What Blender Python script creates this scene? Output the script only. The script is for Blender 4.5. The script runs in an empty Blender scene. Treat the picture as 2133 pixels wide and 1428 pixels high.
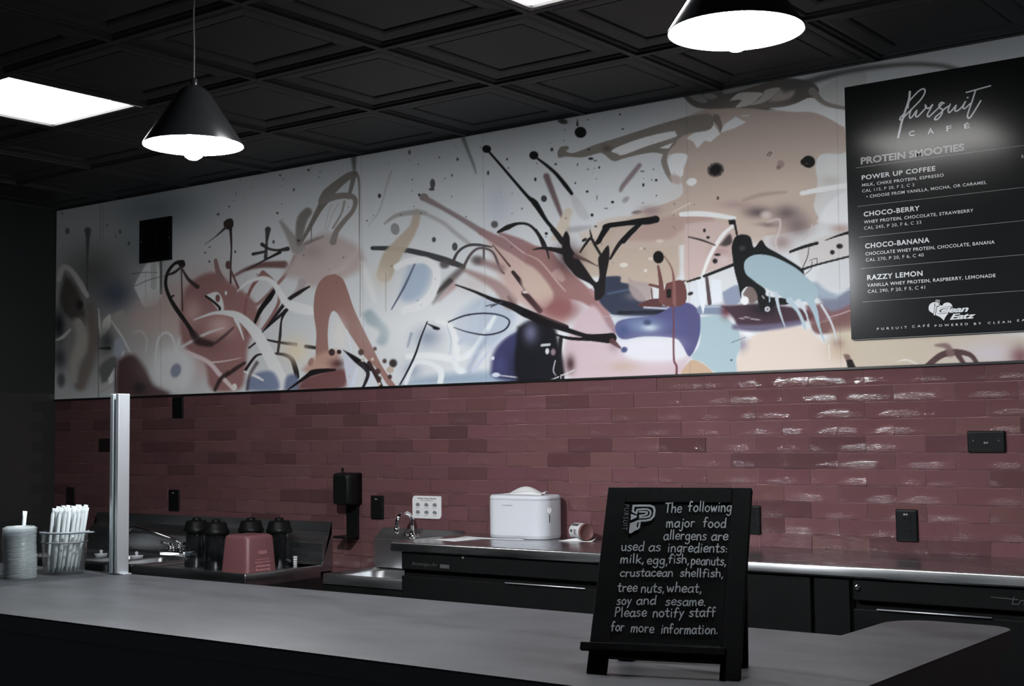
import bpy, bmesh, math, random
import numpy as np
from mathutils import Vector, Matrix

# ------------------------------------------------------------------ camera, world, exposure
scene = bpy.context.scene
COL = scene.collection
EYE = 1.48                       # eye height; heights below are written as EYE + offset
FOCAL, PITCH, YAW, ROLL, DIST = 2813.571, 0.0668363, 0.6491292, -0.0109788, 4.342747

def camera_axes():
    cp, sp, cy, sy, cr, sr = math.cos(PITCH), math.sin(PITCH), math.cos(YAW), math.sin(YAW), math.cos(ROLL), math.sin(ROLL)
    fwd = Vector((-sy * cp, cy * cp, sp)); right = Vector((cy, sy, 0)); up = right.cross(fwd)
    return cr * right + sr * up, -sr * right + cr * up, fwd

AX_R, AX_U, AX_F = camera_axes()
cam_data = bpy.data.cameras.new('camera')
cam_data.sensor_fit = 'HORIZONTAL'; cam_data.sensor_width = 36.0
cam_data.lens = FOCAL / 2133 * 36.0
cam_data.clip_start = 0.05; cam_data.clip_end = 60
cam = bpy.data.objects.new('camera', cam_data); COL.objects.link(cam)
m = Matrix((AX_R, AX_U, -AX_F)).transposed().to_4x4(); m.translation = Vector((0, -DIST, EYE))
cam.matrix_world = m
scene.camera = cam
scene.cycles.transparent_max_bounces = 32

world = bpy.data.worlds.new('room_air'); scene.world = world; world.use_nodes = True
bg = world.node_tree.nodes['Background']
bg.inputs[0].default_value = (0.80, 0.90, 1.0, 1); bg.inputs[1].default_value = 0.055
vs = scene.view_settings
vs.view_transform = 'Standard'; vs.look = 'None'; vs.exposure = 0.0; vs.gamma = 1.0; vs.use_curve_mapping = False

BULB_STRENGTH = 1160.0
PANEL_STRENGTH = 13.5

# ------------------------------------------------------------------ helpers
def lin(r, g, b, k=1.0):
    f = lambda c: ((c / 255 + 0.055) / 1.055) ** 2.4 if c > 10.3 else c / 255 / 12.92
    return (f(r) * k, f(g) * k, f(b) * k)

class MB:
    """Collects vertices and faces for one mesh."""
    def __init__(self): self.v = []; self.f = []; self.sm = []
    def add(self, verts, faces, smooth=False):
        o = len(self.v); self.v += [tuple(p) for p in verts]
        self.f += [tuple(i + o for i in f) for f in faces]; self.sm += [smooth] * len(faces); return self
    def box(self, x0, x1, y0, y1, z0, z1):
        v = [(x, y, z) for z in (z0, z1) for y in (y0, y1) for x in (x0, x1)]
        return self.add(v, [(0, 2, 3, 1), (4, 5, 7, 6), (0, 1, 5, 4), (2, 6, 7, 3), (0, 4, 6, 2), (1, 3, 7, 5)])
    def prism(self, pts, lo, hi, axis='z', smooth=False):
        """extrude an outline (counter-clockwise seen along the axis) from lo to hi"""
        def P(a, b, c):
            return {'z': (a, b, c), 'x': (c, a, b), 'y': (a, c, b)}[axis]
        n = len(pts); v = [P(a, b, lo) for a, b in pts] + [P(a, b, hi) for a, b in pts]
        o = len(self.v)
        sides = [(i, (i + 1) % n, n + (i + 1) % n, n + i) for i in range(n)]
        self.add(v, sides, smooth)
        self.f += [tuple(o + i for i in range(n - 1, -1, -1)), tuple(o + n + i for i in range(n))]; self.sm += [False, False]
        return self
    def loft(self, rings, cap0=True, cap1=True, smooth=True, closed=True):
        n = len(rings[0]); v = [p for r in rings for p in r]; f = []
        for k in range(len(rings) - 1):
            for i in range(n if closed else n - 1):
                j = (i + 1) % n
                f.append((k * n + i, k * n + j, (k + 1) * n + j, (k + 1) * n + i))
        o = len(self.v); self.add(v, f, smooth)
        if cap0: self.f.append(tuple(o + i for i in range(n - 1, -1, -1))); self.sm.append(False)
        if cap1: self.f.append(tuple(o + (len(rings) - 1) * n + i for i in range(n))); self.sm.append(False)
        return self
    def lathe(self, prof, c=(0, 0, 0), seg=32, axis='z', cap0=False, cap1=False, smooth=True):
        rings = []
        for r, h in prof:
            ring = []
            for i in range(seg):
                a = 2 * math.pi * i / seg; x, y = r * math.cos(a), r * math.sin(a)
                p = {'z': (x, y, h), 'x': (h, x, y), 'y': (y, h, x)}[axis]
                ring.append((p[0] + c[0], p[1] + c[1], p[2] + c[2]))
            rings.append(ring)
        return self.loft(rings, cap0, cap1, smooth)
    def tube(self, path, r, seg=10, caps=True):
        path = [Vector(p) for p in path]; rings = []; prev = None
        for i, p in enumerate(path):
            t = (path[min(i + 1, len(path) - 1)] - path[max(i - 1, 0)]).normalized()
            a = prev if prev is not None else (Vector((0, 0, 1)) if abs(t.z) < 0.9 else Vector((1, 0, 0)))
            a = (a - a.dot(t) * t).normalized(); b = t.cross(a); prev = a
            rr = r[i] if isinstance(r, (list, tuple)) else r
            rings.append([tuple(p + rr * (math.cos(2 * math.pi * k / seg) * a + math.sin(2 * math.pi * k / seg) * b)) for k in range(seg)])
        return self.loft(rings, caps, caps, True)
    def build(self, name, mat, parent=None, bevel=0.0, seg=2, origin=None):
        off = Vector(parent_world(parent)) if parent is not None else Vector(origin or (0, 0, 0))
        me = bpy.data.meshes.new(name)
        me.from_pydata([tuple(Vector(p) - off) for p in self.v], [], self.f)
        me.polygons.foreach_set('use_smooth', self.sm)
        for mm in (mat if isinstance(mat, (list, tuple)) else [mat]): me.materials.append(mm)
        me.update()
        bm = bmesh.new(); bm.from_mesh(me); bmesh.ops.recalc_face_normals(bm, faces=bm.faces); bm.to_mesh(me); bm.free()
        ob = bpy.data.objects.new(name, me); COL.objects.link(ob)
        if parent is not None: ob.parent = parent
        elif origin is not None: ob.location = origin
        if bevel:
            md = ob.modifiers.new('edge', 'BEVEL'); md.width = bevel; md.segments = seg; md.limit_method = 'ANGLE'; md.angle_limit = math.radians(40)
        return ob

def parent_world(o):
    """world location of a thing whose ancestors carry no rotation while it is being built"""
    p = Vector((0, 0, 0))
    while o is not None: p += o.location; o = o.parent
    return p

def tag(o, label, cat, group=None):
    o['label'] = label; o['category'] = cat
    if group: o['group'] = group
    return o

def thing(name, label, cat, loc, group=None):
    o = bpy.data.objects.new(name, None); COL.objects.link(o); o.location = loc; o.empty_display_size = 0.05
    return tag(o, label, cat, group)

def structure(o): o['kind'] = 'structure'; return o

def copy_tree(o, parent=None):
    c = o.copy(); COL.objects.link(c)
    if parent is not None: c.parent = parent
    for ch in list(o.children): copy_tree(ch, c)
    return c

def rrect(x0, x1, y0, y1, r, n=6):
    pts = []
    for cx, cy, a0 in ((x1 - r, y0 + r, -90), (x1 - r, y1 - r, 0), (x0 + r, y1 - r, 90), (x0 + r, y0 + r, 180)):
        for k in range(n + 1):
            a = math.radians(a0 + 90 * k / n); pts.append((cx + r * math.cos(a), cy + r * math.sin(a)))
    return pts

# ---- writing
def text_shapes(body, bold=0.0, spacing=1.0, shear=0.0):
    """(vertices 2d, faces) of a line of text with cap height 1, starting at x=0 on the baseline"""
    cu = bpy.data.curves.new('t', 'FONT'); cu.body = body; cu.size = 1.0; cu.offset = bold; cu.space_character = spacing; cu.shear = shear
    cu.resolution_u = 3
    ob = bpy.data.objects.new('t', cu); COL.objects.link(ob)
    dg = bpy.context.evaluated_depsgraph_get()
    me = bpy.data.meshes.new_from_object(ob.evaluated_get(dg))
    v = [(p.co.x, p.co.y) for p in me.vertices]; f = [tuple(p.vertices) for p in me.polygons]
    bpy.data.objects.remove(ob); bpy.data.curves.remove(cu); bpy.data.meshes.remove(me)
    x0 = min(p[0] for p in v); x1 = max(p[0] for p in v)
    return [((x - x0) / 0.729, y / 0.729) for x, y in v], f, (x1 - x0) / 0.729

def put_text(mb, body, p0, width, cap, frame, bold=0.0, spacing=1.0, shear=0.0, lift=0.0006):
    """frame(u, v, w) -> point; the line starts at p0, is stretched to width and has the given cap height"""
    v, f, w = text_shapes(body, bold, spacing, shear)
    sx = width / w if width else cap
    mb.add([frame(p0[0] + x * sx, p0[1] + y * cap, lift) for x, y in v], f)

def smooth_path(pts, n=6):
    P = [Vector((p[0], p[1], 0)) for p in pts]
    if len(P) < 3: return [(p.x, p.y) for p in P]
    out = []
    for i in range(len(P) - 1):
        p0 = P[max(i - 1, 0)]; p1 = P[i]; p2 = P[i + 1]; p3 = P[min(i + 2, len(P) - 1)]
        for k in range(n):
            t = k / n; t2 = t * t; t3 = t2 * t
            q = 0.5 * (2 * p1 + (p2 - p0) * t + (2 * p0 - 5 * p1 + 4 * p2 - p3) * t2 + (3 * p1 - p0 - 3 * p2 + p3) * t3)
            out.append((q.x, q.y))
    out.append((P[-1].x, P[-1].y)); return out

def ribbon(mb, pts, width, frame, lift=0.0006, taper=None):
    """a painted line: strip with mitred joints and round ends, rising a hair along its length so crossings stay clean"""
    q = [pts[0]]
    for p in pts[1:]:
        if math.hypot(p[0] - q[-1][0], p[1] - q[-1][1]) > width * 0.04: q.append(p)
    if len(q) < 2: q.append((q[0][0] + width * 0.3, q[0][1]))
    n = len(q); v = []; f = []
    W = lambda i: (width if taper is None else width * taper(i / (n - 1))) / 2
    nor = []
    for i in range(n - 1):
        d = math.hypot(q[i + 1][0] - q[i][0], q[i + 1][1] - q[i][1]); nor.append((-(q[i + 1][1] - q[i][1]) / d, (q[i + 1][0] - q[i][0]) / d))
    for i in range(n):
        a = nor[max(i - 1, 0)]; b = nor[min(i, n - 2)]; c = 1 + a[0] * b[0] + a[1] * b[1]
        m_ = (b if c < 0.35 else ((a[0] + b[0]) / c, (a[1] + b[1]) / c)); w = W(i); z = lift + 5e-6 * i
        v.append(frame(q[i][0] + m_[0] * w, q[i][1] + m_[1] * w, z)); v.append(frame(q[i][0] - m_[0] * w, q[i][1] - m_[1] * w, z))
    for i in range(n - 1): f.append((2 * i, 2 * i + 1, 2 * i + 3, 2 * i + 2))
    for i, nn, s in ((0, nor[0], 1), (n - 1, nor[-1], -1)):
        base = math.atan2(nn[1], nn[0]); o = len(v); w = W(i); z = lift + 5e-6 * i
        for k in range(7):
            a = base + s * math.pi * k / 6; v.append(frame(q[i][0] + w * math.cos(a), q[i][1] + w * math.sin(a), z))
        f.append(tuple(range(o, o + 7)))
    mb.add(v, f)

# ------------------------------------------------------------------ materials
def mat(name, color, rough=0.5, metal=0.0, spec=0.5, coat=0.0, emit=None, strength=0.0, trans=0.0, ior=1.45, alpha=1.0):
    ma = bpy.data.materials.new(name); ma.use_nodes = True
    b = ma.node_tree.nodes['Principled BSDF']
    b.inputs['Base Color'].default_value = (*color, 1); b.inputs['Roughness'].default_value = rough; b.inputs['Metallic'].default_value = metal
    b.inputs['Specular IOR Level'].default_value = spec; b.inputs['Coat Weight'].default_value = coat
    b.inputs['Transmission Weight'].default_value = trans; b.inputs['IOR'].default_value = ior; b.inputs['Alpha'].default_value = alpha
    if emit: b.inputs['Emission Color'].default_value = (*emit, 1); b.inputs['Emission Strength'].default_value = strength
    return ma

def bump(ma, scale=(1, 1, 1), noise=20.0, detail=3.0, strength=0.2, dist=0.001, color_var=0.0, rough_var=0.0):
    nt = ma.node_tree; b = nt.nodes['Principled BSDF']
    tc = nt.nodes.new('ShaderNodeTexCoord'); mp = nt.nodes.new('ShaderNodeMapping'); mp.inputs['Scale'].default_value = scale
    nz = nt.nodes.new('ShaderNodeTexNoise'); nz.inputs['Scale'].default_value = noise; nz.inputs['Detail'].default_value = detail
    nt.links.new(tc.outputs['Object'], mp.inputs[0]); nt.links.new(mp.outputs[0], nz.inputs['Vector'])
    if strength:
        bp = nt.nodes.new('ShaderNodeBump'); bp.inputs['Strength'].default_value = strength; bp.inputs['Distance'].default_value = dist
        nt.links.new(nz.outputs['Fac'], bp.inputs['Height']); nt.links.new(bp.outputs[0], b.inputs['Normal'])
    if color_var:
        base = b.inputs['Base Color'].default_value[:]
        rp = nt.nodes.new('ShaderNodeValToRGB'); rp.color_ramp.elements[0].position = 0.3; rp.color_ramp.elements[1].position = 0.7
        rp.color_ramp.elements[0].color = (*[c * (1 - color_var) for c in base[:3]], 1); rp.color_ramp.elements[1].color = (*[c * (1 + color_var) for c in base[:3]], 1)
        nt.links.new(nz.outputs['Fac'], rp.inputs[0]); nt.links.new(rp.outputs[0], b.inputs['Base Color'])
    if rough_var:
        r0 = b.inputs['Roughness'].default_value
        mr = nt.nodes.new('ShaderNodeMapRange'); mr.inputs['From Min'].default_value = 0.3; mr.inputs['From Max'].default_value = 0.7
        mr.inputs['To Min'].default_value = max(0, r0 - rough_var); mr.inputs['To Max'].default_value = r0 + rough_var
        nt.links.new(nz.outputs['Fac'], mr.inputs[0]); nt.links.new(mr.outputs[0], b.inputs['Roughness'])
    return ma

M = {}
M['ceiling'] = bump(mat('black_ceiling_vinyl', (0.021, 0.022, 0.024), 0.62), noise=60, strength=0.05)
M['wall_dark'] = bump(mat('dark_wall_paint', (0.012, 0.014, 0.014), 0.8), noise=40, strength=0.1)
M['floor'] = bump(mat('dark_floor_vinyl', (0.03, 0.03, 0.032), 0.45), noise=8, strength=0.05, color_var=0.3)
M['grout'] = bump(mat('mauve_grout', lin(160, 126, 126), 0.85), noise=200, strength=0.1)
M['trim'] = mat('black_metal_trim', (0.008, 0.008, 0.008), 0.35)
M['black_plastic'] = bump(mat('black_plastic', (0.005, 0.0054, 0.0054), 0.40, spec=0.15), noise=300, strength=0.03, rough_var=0.05)
M['black_cabinet'] = bump(mat('black_cabinet_enamel', (0.0040, 0.0043, 0.0043), 0.5, spec=0.10), noise=120, strength=0.03, rough_var=0.06)
M['counter_body'] = bump(mat('charcoal_counter_front', (0.14, 0.148, 0.148), 0.6, spec=0.3), noise=90, strength=0.04, rough_var=0.05)
M['black_gap'] = mat('black_cavity', (0.002, 0.002, 0.002), 0.9, spec=0.1)
M['steel'] = bump(mat('brushed_steel', (0.52, 0.53, 0.54), 0.24, 1.0), scale=(1, 8, 8), noise=3, strength=0.0, rough_var=0.05)
M['steel_sink'] = bump(mat('satin_sink_steel', (0.42, 0.43, 0.44), 0.36, 1.0), scale=(1, 6, 6), noise=3, strength=0.0, rough_var=0.06)
M['steel_dark'] = bump(mat('shaded_apron_steel', (0.09, 0.093, 0.096), 0.42, 1.0), scale=(1, 6, 6), noise=3, strength=0.0, rough_var=0.05)  # sink steel darkened in its colour, standing in for the dark floor's reflection
M['chrome'] = mat('chrome', (0.78, 0.78, 0.79), 0.07, 1.0)
M['aluminium'] = bump(mat('anodised_aluminium', (0.62, 0.65, 0.68), 0.38, 0.75), scale=(80, 80, 2), noise=5, strength=0.04, dist=0.0004, rough_var=0.05)
M['laminate'] = mat('grey_slate_laminate', (0.085, 0.088, 0.095), 0.42)
M['black_edge'] = mat('black_edge_band', (0.008, 0.008, 0.008), 0.6, spec=0.2)
M['board_black'] = bump(mat('black_board_print', (0.010, 0.0108, 0.0112), 0.15, spec=0.45), noise=260, strength=0.0, rough_var=0.01)
M['board_edge'] = mat('grey_board_edge', (0.12, 0.12, 0.12), 0.5)
M['print_white'] = mat('white_print', (0.72, 0.73, 0.75), 0.17, spec=0.45)
M['print_grey'] = mat('grey_print', (0.42, 0.41, 0.41), 0.17, spec=0.45)
M['print_dim'] = mat('dim_grey_print', (0.045, 0.047, 0.047), 0.5)
M['rule_grey'] = mat('thin_grey_rule', (0.32, 0.32, 0.33), 0.17, spec=0.45)
M['chalk_board'] = bump(mat('black_chalkboard', (0.0055, 0.0058, 0.006), 0.75, spec=0.10), noise=90, strength=0.08, rough_var=0.08)
M['chalk'] = bump(mat('white_chalk', (0.80, 0.84, 0.87), 0.9), noise=700, strength=0.2, color_var=0.10)
M['chalk_dim'] = bump(mat('faded_chalk', (0.24, 0.25, 0.26), 0.9), noise=700, strength=0.2, color_var=0.3)
M['white_plastic'] = mat('white_plastic', (0.50, 0.51, 0.545), 0.34)
M['seam_grey'] = mat('grey_seam', (0.25, 0.26, 0.28), 0.5)
M['paper'] = bump(mat('white_paper', (0.60, 0.60, 0.60), 0.85), noise=120, strength=0.1)
M['straw_paper'] = bump(mat('straw_wrapper_paper', (0.66, 0.68, 0.69), 0.7), scale=(30, 30, 2), noise=8, strength=0.3, color_var=0.12)
M['ink'] = mat('dark_grey_ink', (0.05, 0.05, 0.052), 0.7)
M['ink_mid'] = mat('mid_grey_ink', (0.16, 0.16, 0.165), 0.7)
M['red_plastic'] = bump(mat('dusty_red_plastic', lin(112, 73, 76), 0.42), noise=70, strength=0.04)
M['red_print'] = mat('pink_print', lin(205, 146, 148), 0.5)
M['can_end'] = mat('copper_can_end', lin(104, 72, 69), 0.4, 0.2)
M['can_label'] = mat('silver_can_label', (0.70, 0.70, 0.71), 0.3, 0.3)
M['shade_black'] = mat('black_lamp_enamel', (0.13, 0.135, 0.145), 0.26, 0.7)
M['shade_white'] = mat('white_lamp_lining', (0.85, 0.85, 0.85), 0.6)
M['cord'] = mat('grey_fabric_cord', (0.42, 0.42, 0.42), 0.7)
M['bulb'] = mat('lit_bulb', (1, 1, 1), 0.5, emit=(0.93, 0.965, 1.0), strength=BULB_STRENGTH)
M['bulb_bright'] = mat('lit_stronger_bulb', (1, 1, 1), 0.5, emit=(0.93, 0.965, 1.0), strength=BULB_STRENGTH * 2.75)
M['diffuser'] = mat('lit_diffuser', (0.9, 0.9, 0.9), 0.6, emit=(1.0, 0.985, 0.965), strength=PANEL_STRENGTH)
M['diffuser_dim'] = mat('lit_dimmer_diffuser', (0.9, 0.9, 0.9), 0.6, emit=(1.0, 0.985, 0.965), strength=PANEL_STRENGTH * 0.85)  # same diffuser, set a little weaker than the other panel
M['light_frame'] = mat('dark_light_frame', (0.05, 0.05, 0.05), 0.4, 0.3)

def clear_material(name, tint, gloss_rough=0.05, body=0.12, body_color=(0.7, 0.72, 0.74), shine=1.0):
    """thin clear plastic or glass: see-through with a fresnel reflection and a little milky body"""
    ma = bpy.data.materials.new(name); ma.use_nodes = True; nt = ma.node_tree
    for n in list(nt.nodes): nt.nodes.remove(n)
    out = nt.nodes.new('ShaderNodeOutputMaterial'); tr = nt.nodes.new('ShaderNodeBsdfTransparent'); tr.inputs[0].default_value = (*tint, 1)
    gl = nt.nodes.new('ShaderNodeBsdfGlossy'); gl.inputs['Roughness'].default_value = gloss_rough; gl.inputs[0].default_value = (1, 1, 1, 1)
    df = nt.nodes.new('ShaderNodeBsdfDiffuse'); df.inputs[0].default_value = (*body_color, 1)
    lw = nt.nodes.new('ShaderNodeLayerWeight'); pw = nt.nodes.new('ShaderNodeMath'); pw.operation = 'POWER'; pw.inputs[1].default_value = 5.0; fr = nt.nodes.new('ShaderNodeMath'); fr.operation = 'MULTIPLY_ADD'; fr.inputs[1].default_value = 0.7 * shine; fr.inputs[2].default_value = 0.04 * shine
    nt.links.new(lw.outputs['Facing'], pw.inputs[0]); nt.links.new(pw.outputs[0], fr.inputs[0])
    m1 = nt.nodes.new('ShaderNodeMixShader'); m1.inputs[0].default_value = body
    m2 = nt.nodes.new('ShaderNodeMixShader')
    nt.links.new(tr.outputs[0], m1.inputs[1]); nt.links.new(df.outputs[0], m1.inputs[2])
    nt.links.new(fr.outputs[0], m2.inputs[0]); nt.links.new(m1.outputs[0], m2.inputs[1]); nt.links.new(gl.outputs[0], m2.inputs[2])
    nt.links.new(m2.outputs[0], out.inputs[0]); return ma

M['pane'] = clear_material('clear_guard_glass', (0.95, 0.965, 0.965), 0.01, 0.0, shine=0.4)
M['clear_cup'] = clear_material('clear_cup_plastic', (0.92, 0.93, 0.93), 0.08, 0.05)
M['clear_lid'] = clear_material('clear_lid_plastic', (0.86, 0.88, 0.89), 0.08, 0.32, (0.70, 0.72, 0.73))
M['clear_jar'] = clear_material('smoky_jar_plastic', (0.50, 0.52, 0.53), 0.02, 0.004)

# laminate: soft cloudy streaks running along the counter
nt = M['laminate'].node_tree; b = nt.nodes['Principled BSDF']
tc = nt.nodes.new('ShaderNodeTexCoord'); mp = nt.nodes.new('ShaderNodeMapping'); mp.inputs['Scale'].default_value = (1.0, 2.6, 1)
n1 = nt.nodes.new('ShaderNodeTexNoise'); n1.inputs['Scale'].default_value = 5; n1.inputs['Detail'].default_value = 6; n1.inputs['Roughness'].default_value = 0.6
n2 = nt.nodes.new('ShaderNodeTexNoise'); n2.inputs['Scale'].default_value = 90; n2.inputs['Detail'].default_value = 2
mx = nt.nodes.new('ShaderNodeMath'); mx.operation = 'MULTIPLY_ADD'; mx.inputs[1].default_value = 0.35
rp = nt.nodes.new('ShaderNodeValToRGB'); rp.color_ramp.elements[0].position = 0.50; rp.color_ramp.elements[1].position = 0.86
LAM = (0.0335, 0.0352, 0.0392)
rp.color_ramp.elements[0].color = (*[c * 0.70 for c in LAM], 1); rp.color_ramp.elements[1].color = (*[c * 1.5 for c in LAM], 1)
nt.links.new(tc.outputs['Object'], mp.inputs[0]); nt.links.new(mp.outputs[0], n1.inputs['Vector']); nt.links.new(mp.outputs[0], n2.inputs['Vector'])
nt.links.new(n2.outputs['Fac'], mx.inputs[0]); nt.links.new(n1.outputs['Fac'], mx.inputs[2]); nt.links.new(mx.outputs[0], rp.inputs[0]); nt.links.new(rp.outputs[0], b.inputs['Base Color'])

def attribute_paint(ma, attr):
    nt = ma.node_tree; a = nt.nodes.new('ShaderNodeAttribute'); a.attribute_name = attr
    nt.links.new(a.outputs['Color'], nt.nodes['Principled BSDF'].inputs['Base Color']); return ma

M['mural'] = attribute_paint(mat('mural_print', (0.8, 0.8, 0.8), 0.6, spec=0.12), 'paint')
# glazed tile: per-tile tint, hand-made waviness
M['tile'] = attribute_paint(mat('glazed_mauve_tile', (0.2, 0.09, 0.1), 0.13, spec=0.55), 'paint')
nt = M['tile'].node_tree; b = nt.nodes['Principled BSDF']; b.inputs['Roughness'].default_value = 0.07
at_ = [n for n in nt.nodes if n.type == 'ATTRIBUTE'][0]
tc = nt.nodes.new('ShaderNodeTexCoord'); mp = nt.nodes.new('ShaderNodeMapping'); mp.inputs['Scale'].default_value = (0.8, 1, 1.5)
n1 = nt.nodes.new('ShaderNodeTexNoise'); n1.inputs['Scale'].default_value = 150; n1.inputs['Detail'].default_value = 2.0; n1.inputs['Roughness'].default_value = 0.6
n2 = nt.nodes.new('ShaderNodeTexNoise'); n2.inputs['Scale'].default_value = 45; n2.inputs['Detail'].default_value = 2.0
ml = nt.nodes.new('ShaderNodeMath'); ml.operation = 'MULTIPLY'
ad = nt.nodes.new('ShaderNodeMath'); ad.operation = 'MULTIPLY_ADD'; ad.inputs[1].default_value = 0.16
bp = nt.nodes.new('ShaderNodeBump'); bp.inputs['Strength'].default_value = 1.0; bp.inputs['Distance'].default_value = 0.0046
nt.links.new(tc.outputs['Object'], mp.inputs[0]); nt.links.new(mp.outputs[0], n1.inputs['Vector']); nt.links.new(mp.outputs[0], n2.inputs['Vector'])
nt.links.new(n1.outputs['Fac'], ml.inputs[0]); nt.links.new(at_.outputs['Alpha'], ml.inputs[1])
nt.links.new(n2.outputs['Fac'], ad.inputs[0]); nt.links.new(ml.outputs[0], ad.inputs[2])
nt.links.new(ad.outputs[0], bp.inputs['Height']); nt.links.new(bp.outputs[0], b.inputs['Normal'])
# ------------------------------------------------------------------ the room
CEIL = EYE + 1.240               # ceiling height
WALL_L = -6.405                  # inner face of the left wall
X_END = -0.35                    # the back wall is built a little past the frame
GRID = 0.5937; GX = -3.515; GY = -1.174      # ceiling grid

structure(MB().box(WALL_L - 0.1, 2.2, -6.2, 0.1, -0.05, 0.0).build('floor', M['floor']))
structure(MB().box(WALL_L - 0.1, WALL_L, -6.2, 0.1, 0.0, CEIL + 0.03).build('wall_left', M['wall_dark']))
structure(MB().box(WALL_L, 2.2, -0.0016, 0.1, 0.0, CEIL + 0.03).build('wall_back', M['grout']))

# ceiling: moulded square tiles in a grid, one lit opening per light fixture
LIGHT_CELLS = [(-2, -1), (2, -1)]
cb = MB()
prof = [(0.0, 0.0), (0.011, 0.0), (0.0125, 0.009), (0.026, 0.009), (0.031, 0.021), (0.036, 0.013), (0.052, 0.010), (0.092, 0.013), (0.103, 0.016), (0.108, 0.027), (0.116, 0.018)]
for i in range(-5, 8):
    for j in range(-6, 2):
        x0, y0 = GX + i * GRID, GY + j * GRID; x1, y1 = x0 + GRID, y0 + GRID
        if x1 <= WALL_L + 0.02 or x0 > 1.6: continue
        x0 = max(x0, WALL_L); y1 = min(y1, 0.006)
        pr_ = prof if (i, j) not in LIGHT_CELLS else prof[:3]
        rings = [[(x0 + d, y0 + d, CEIL + h), (x1 - d, y0 + d, CEIL + h), (x1 - d, y1 - d, CEIL + h), (x0 + d, y1 - d, CEIL + h)] for d, h in pr_]
        cb.loft(rings, False, (i, j) not in LIGHT_CELLS, False)
cb.box(WALL_L - 0.1, 2.2, -6.2, 0.1, CEIL + 0.10, CEIL + 0.13)
structure(cb.build('ceiling', M['ceiling']))

# glazed tiles, laid in a half-brick bond; each tile is slightly dished and waved
TILE_W, TILE_H, TX, TZ = 0.20272, 0.056249, -1.90685, EYE + 0.204716
rnd = random.Random(4)
tv, tf, tcol = [], [], []
NX, NZ = 26, 6
base_lin = np.array(lin(94, 65, 67)) * 1.0
for row in range(0, 24):
    zt = TZ - row * TILE_H
    for k in range(-26, 12):
        xa = TX + (k + (0.5 if row % 2 == 0 else 0.0)) * TILE_W
        xb = xa + TILE_W
        if xb < WALL_L + 0.02 or xa > X_END: continue
        xa = max(xa, WALL_L)
        g = 0.0011
        tone = 1.0 + rnd.uniform(-0.10, 0.10)
        if rnd.random() < 0.16: tone *= 0.74
        col = base_lin * tone * np.array([1, 1 + rnd.uniform(-0.04, 0.04), 1 + rnd.uniform(-0.04, 0.05)])
        tilt_x, tilt_z = rnd.gauss(0, 0.006), rnd.gauss(0, 0.012)
        ph = [rnd.uniform(0, 6.28) for _ in range(6)]; lipk = rnd.uniform(0.0002, 0.0012); lipm = rnd.uniform(0.35, 1.0)
        o = len(tv)
        for a in range(NZ + 1):
            for c in range(NX + 1):
                u, w = c / NX, a / NZ
                x = xa + g + (xb - xa - 2 * g) * u; z = zt - TILE_H + g + (TILE_H - 2 * g) * w
                y = -0.0045 + tilt_x * (x - xa - 0.1) + tilt_z * (w - 0.5) * TILE_H
                y += 0.00045 * math.sin(9 * u + ph[0]) * math.sin(4 * w + ph[1]) + 0.00025 * math.sin(21 * u + ph[2])
                if a == 0:                                # the lower lip stands proud here and there
                    q = 0.55 * math.sin(13 * u + ph[3]) + 0.45 * math.sin(37 * u + ph[4]) + 0.5 * rnd.uniform(-1, 1)
                    y -= lipk * max(0.0, q)
                tv.append((x, min(y, -0.0024), z)); tcol.append((*col, (0.10, 1.0, 0.75, 0.25, 0.06, 0.03, 0.0)[a] * lipm * (0.55 + 0.45 * math.sin(6 * u + ph[4]))))
        r = NX + 1
        for a in range(NZ):
            for c in range(NX): tf.append((o + a * r + c, o + a * r + c + 1, o + (a + 1) * r + c + 1, o + (a + 1) * r + c))
        # tile edges back to the wall
        rim = [o + c for c in range(NX + 1)] + [o + a * r + NX for a in range(1, NZ + 1)] + [o + NZ * r + c for c in range(NX - 1, -1, -1)] + [o + a * r for a in range(NZ - 1, 0, -1)]
        e = len(tv); nr = len(rim)
        for q in rim: tv.append(tv[q]); tcol.append((*col, 1.0))
        for q in rim: tv.append((tv[q][0], -0.002, tv[q][2])); tcol.append((*col, 1.0))
        for q in range(nr):
            p = (q + 1) % nr; tf.append((e + p, e + q, e + nr + q, e + nr + p))
me = bpy.data.meshes.new('wall_back_tiles'); me.from_pydata(tv, [], tf)
me.polygons.foreach_set('use_smooth', [True] * len(tf))
at = me.color_attributes.new('paint', 'FLOAT_COLOR', 'POINT'); at.data.foreach_set('color', np.array(tcol, dtype=np.float32).ravel())
me.materials.append(M['tile']); me.update()
ob = bpy.data.objects.new('wall_back_tiles', me); COL.objects.link(ob); structure(ob)

# trim under the mural
structure(MB().box(WALL_L, X_END, -0.014, 0.004, EYE + 0.2035, EYE + 0.2105).build('trim_1', M['trim']))

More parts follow.
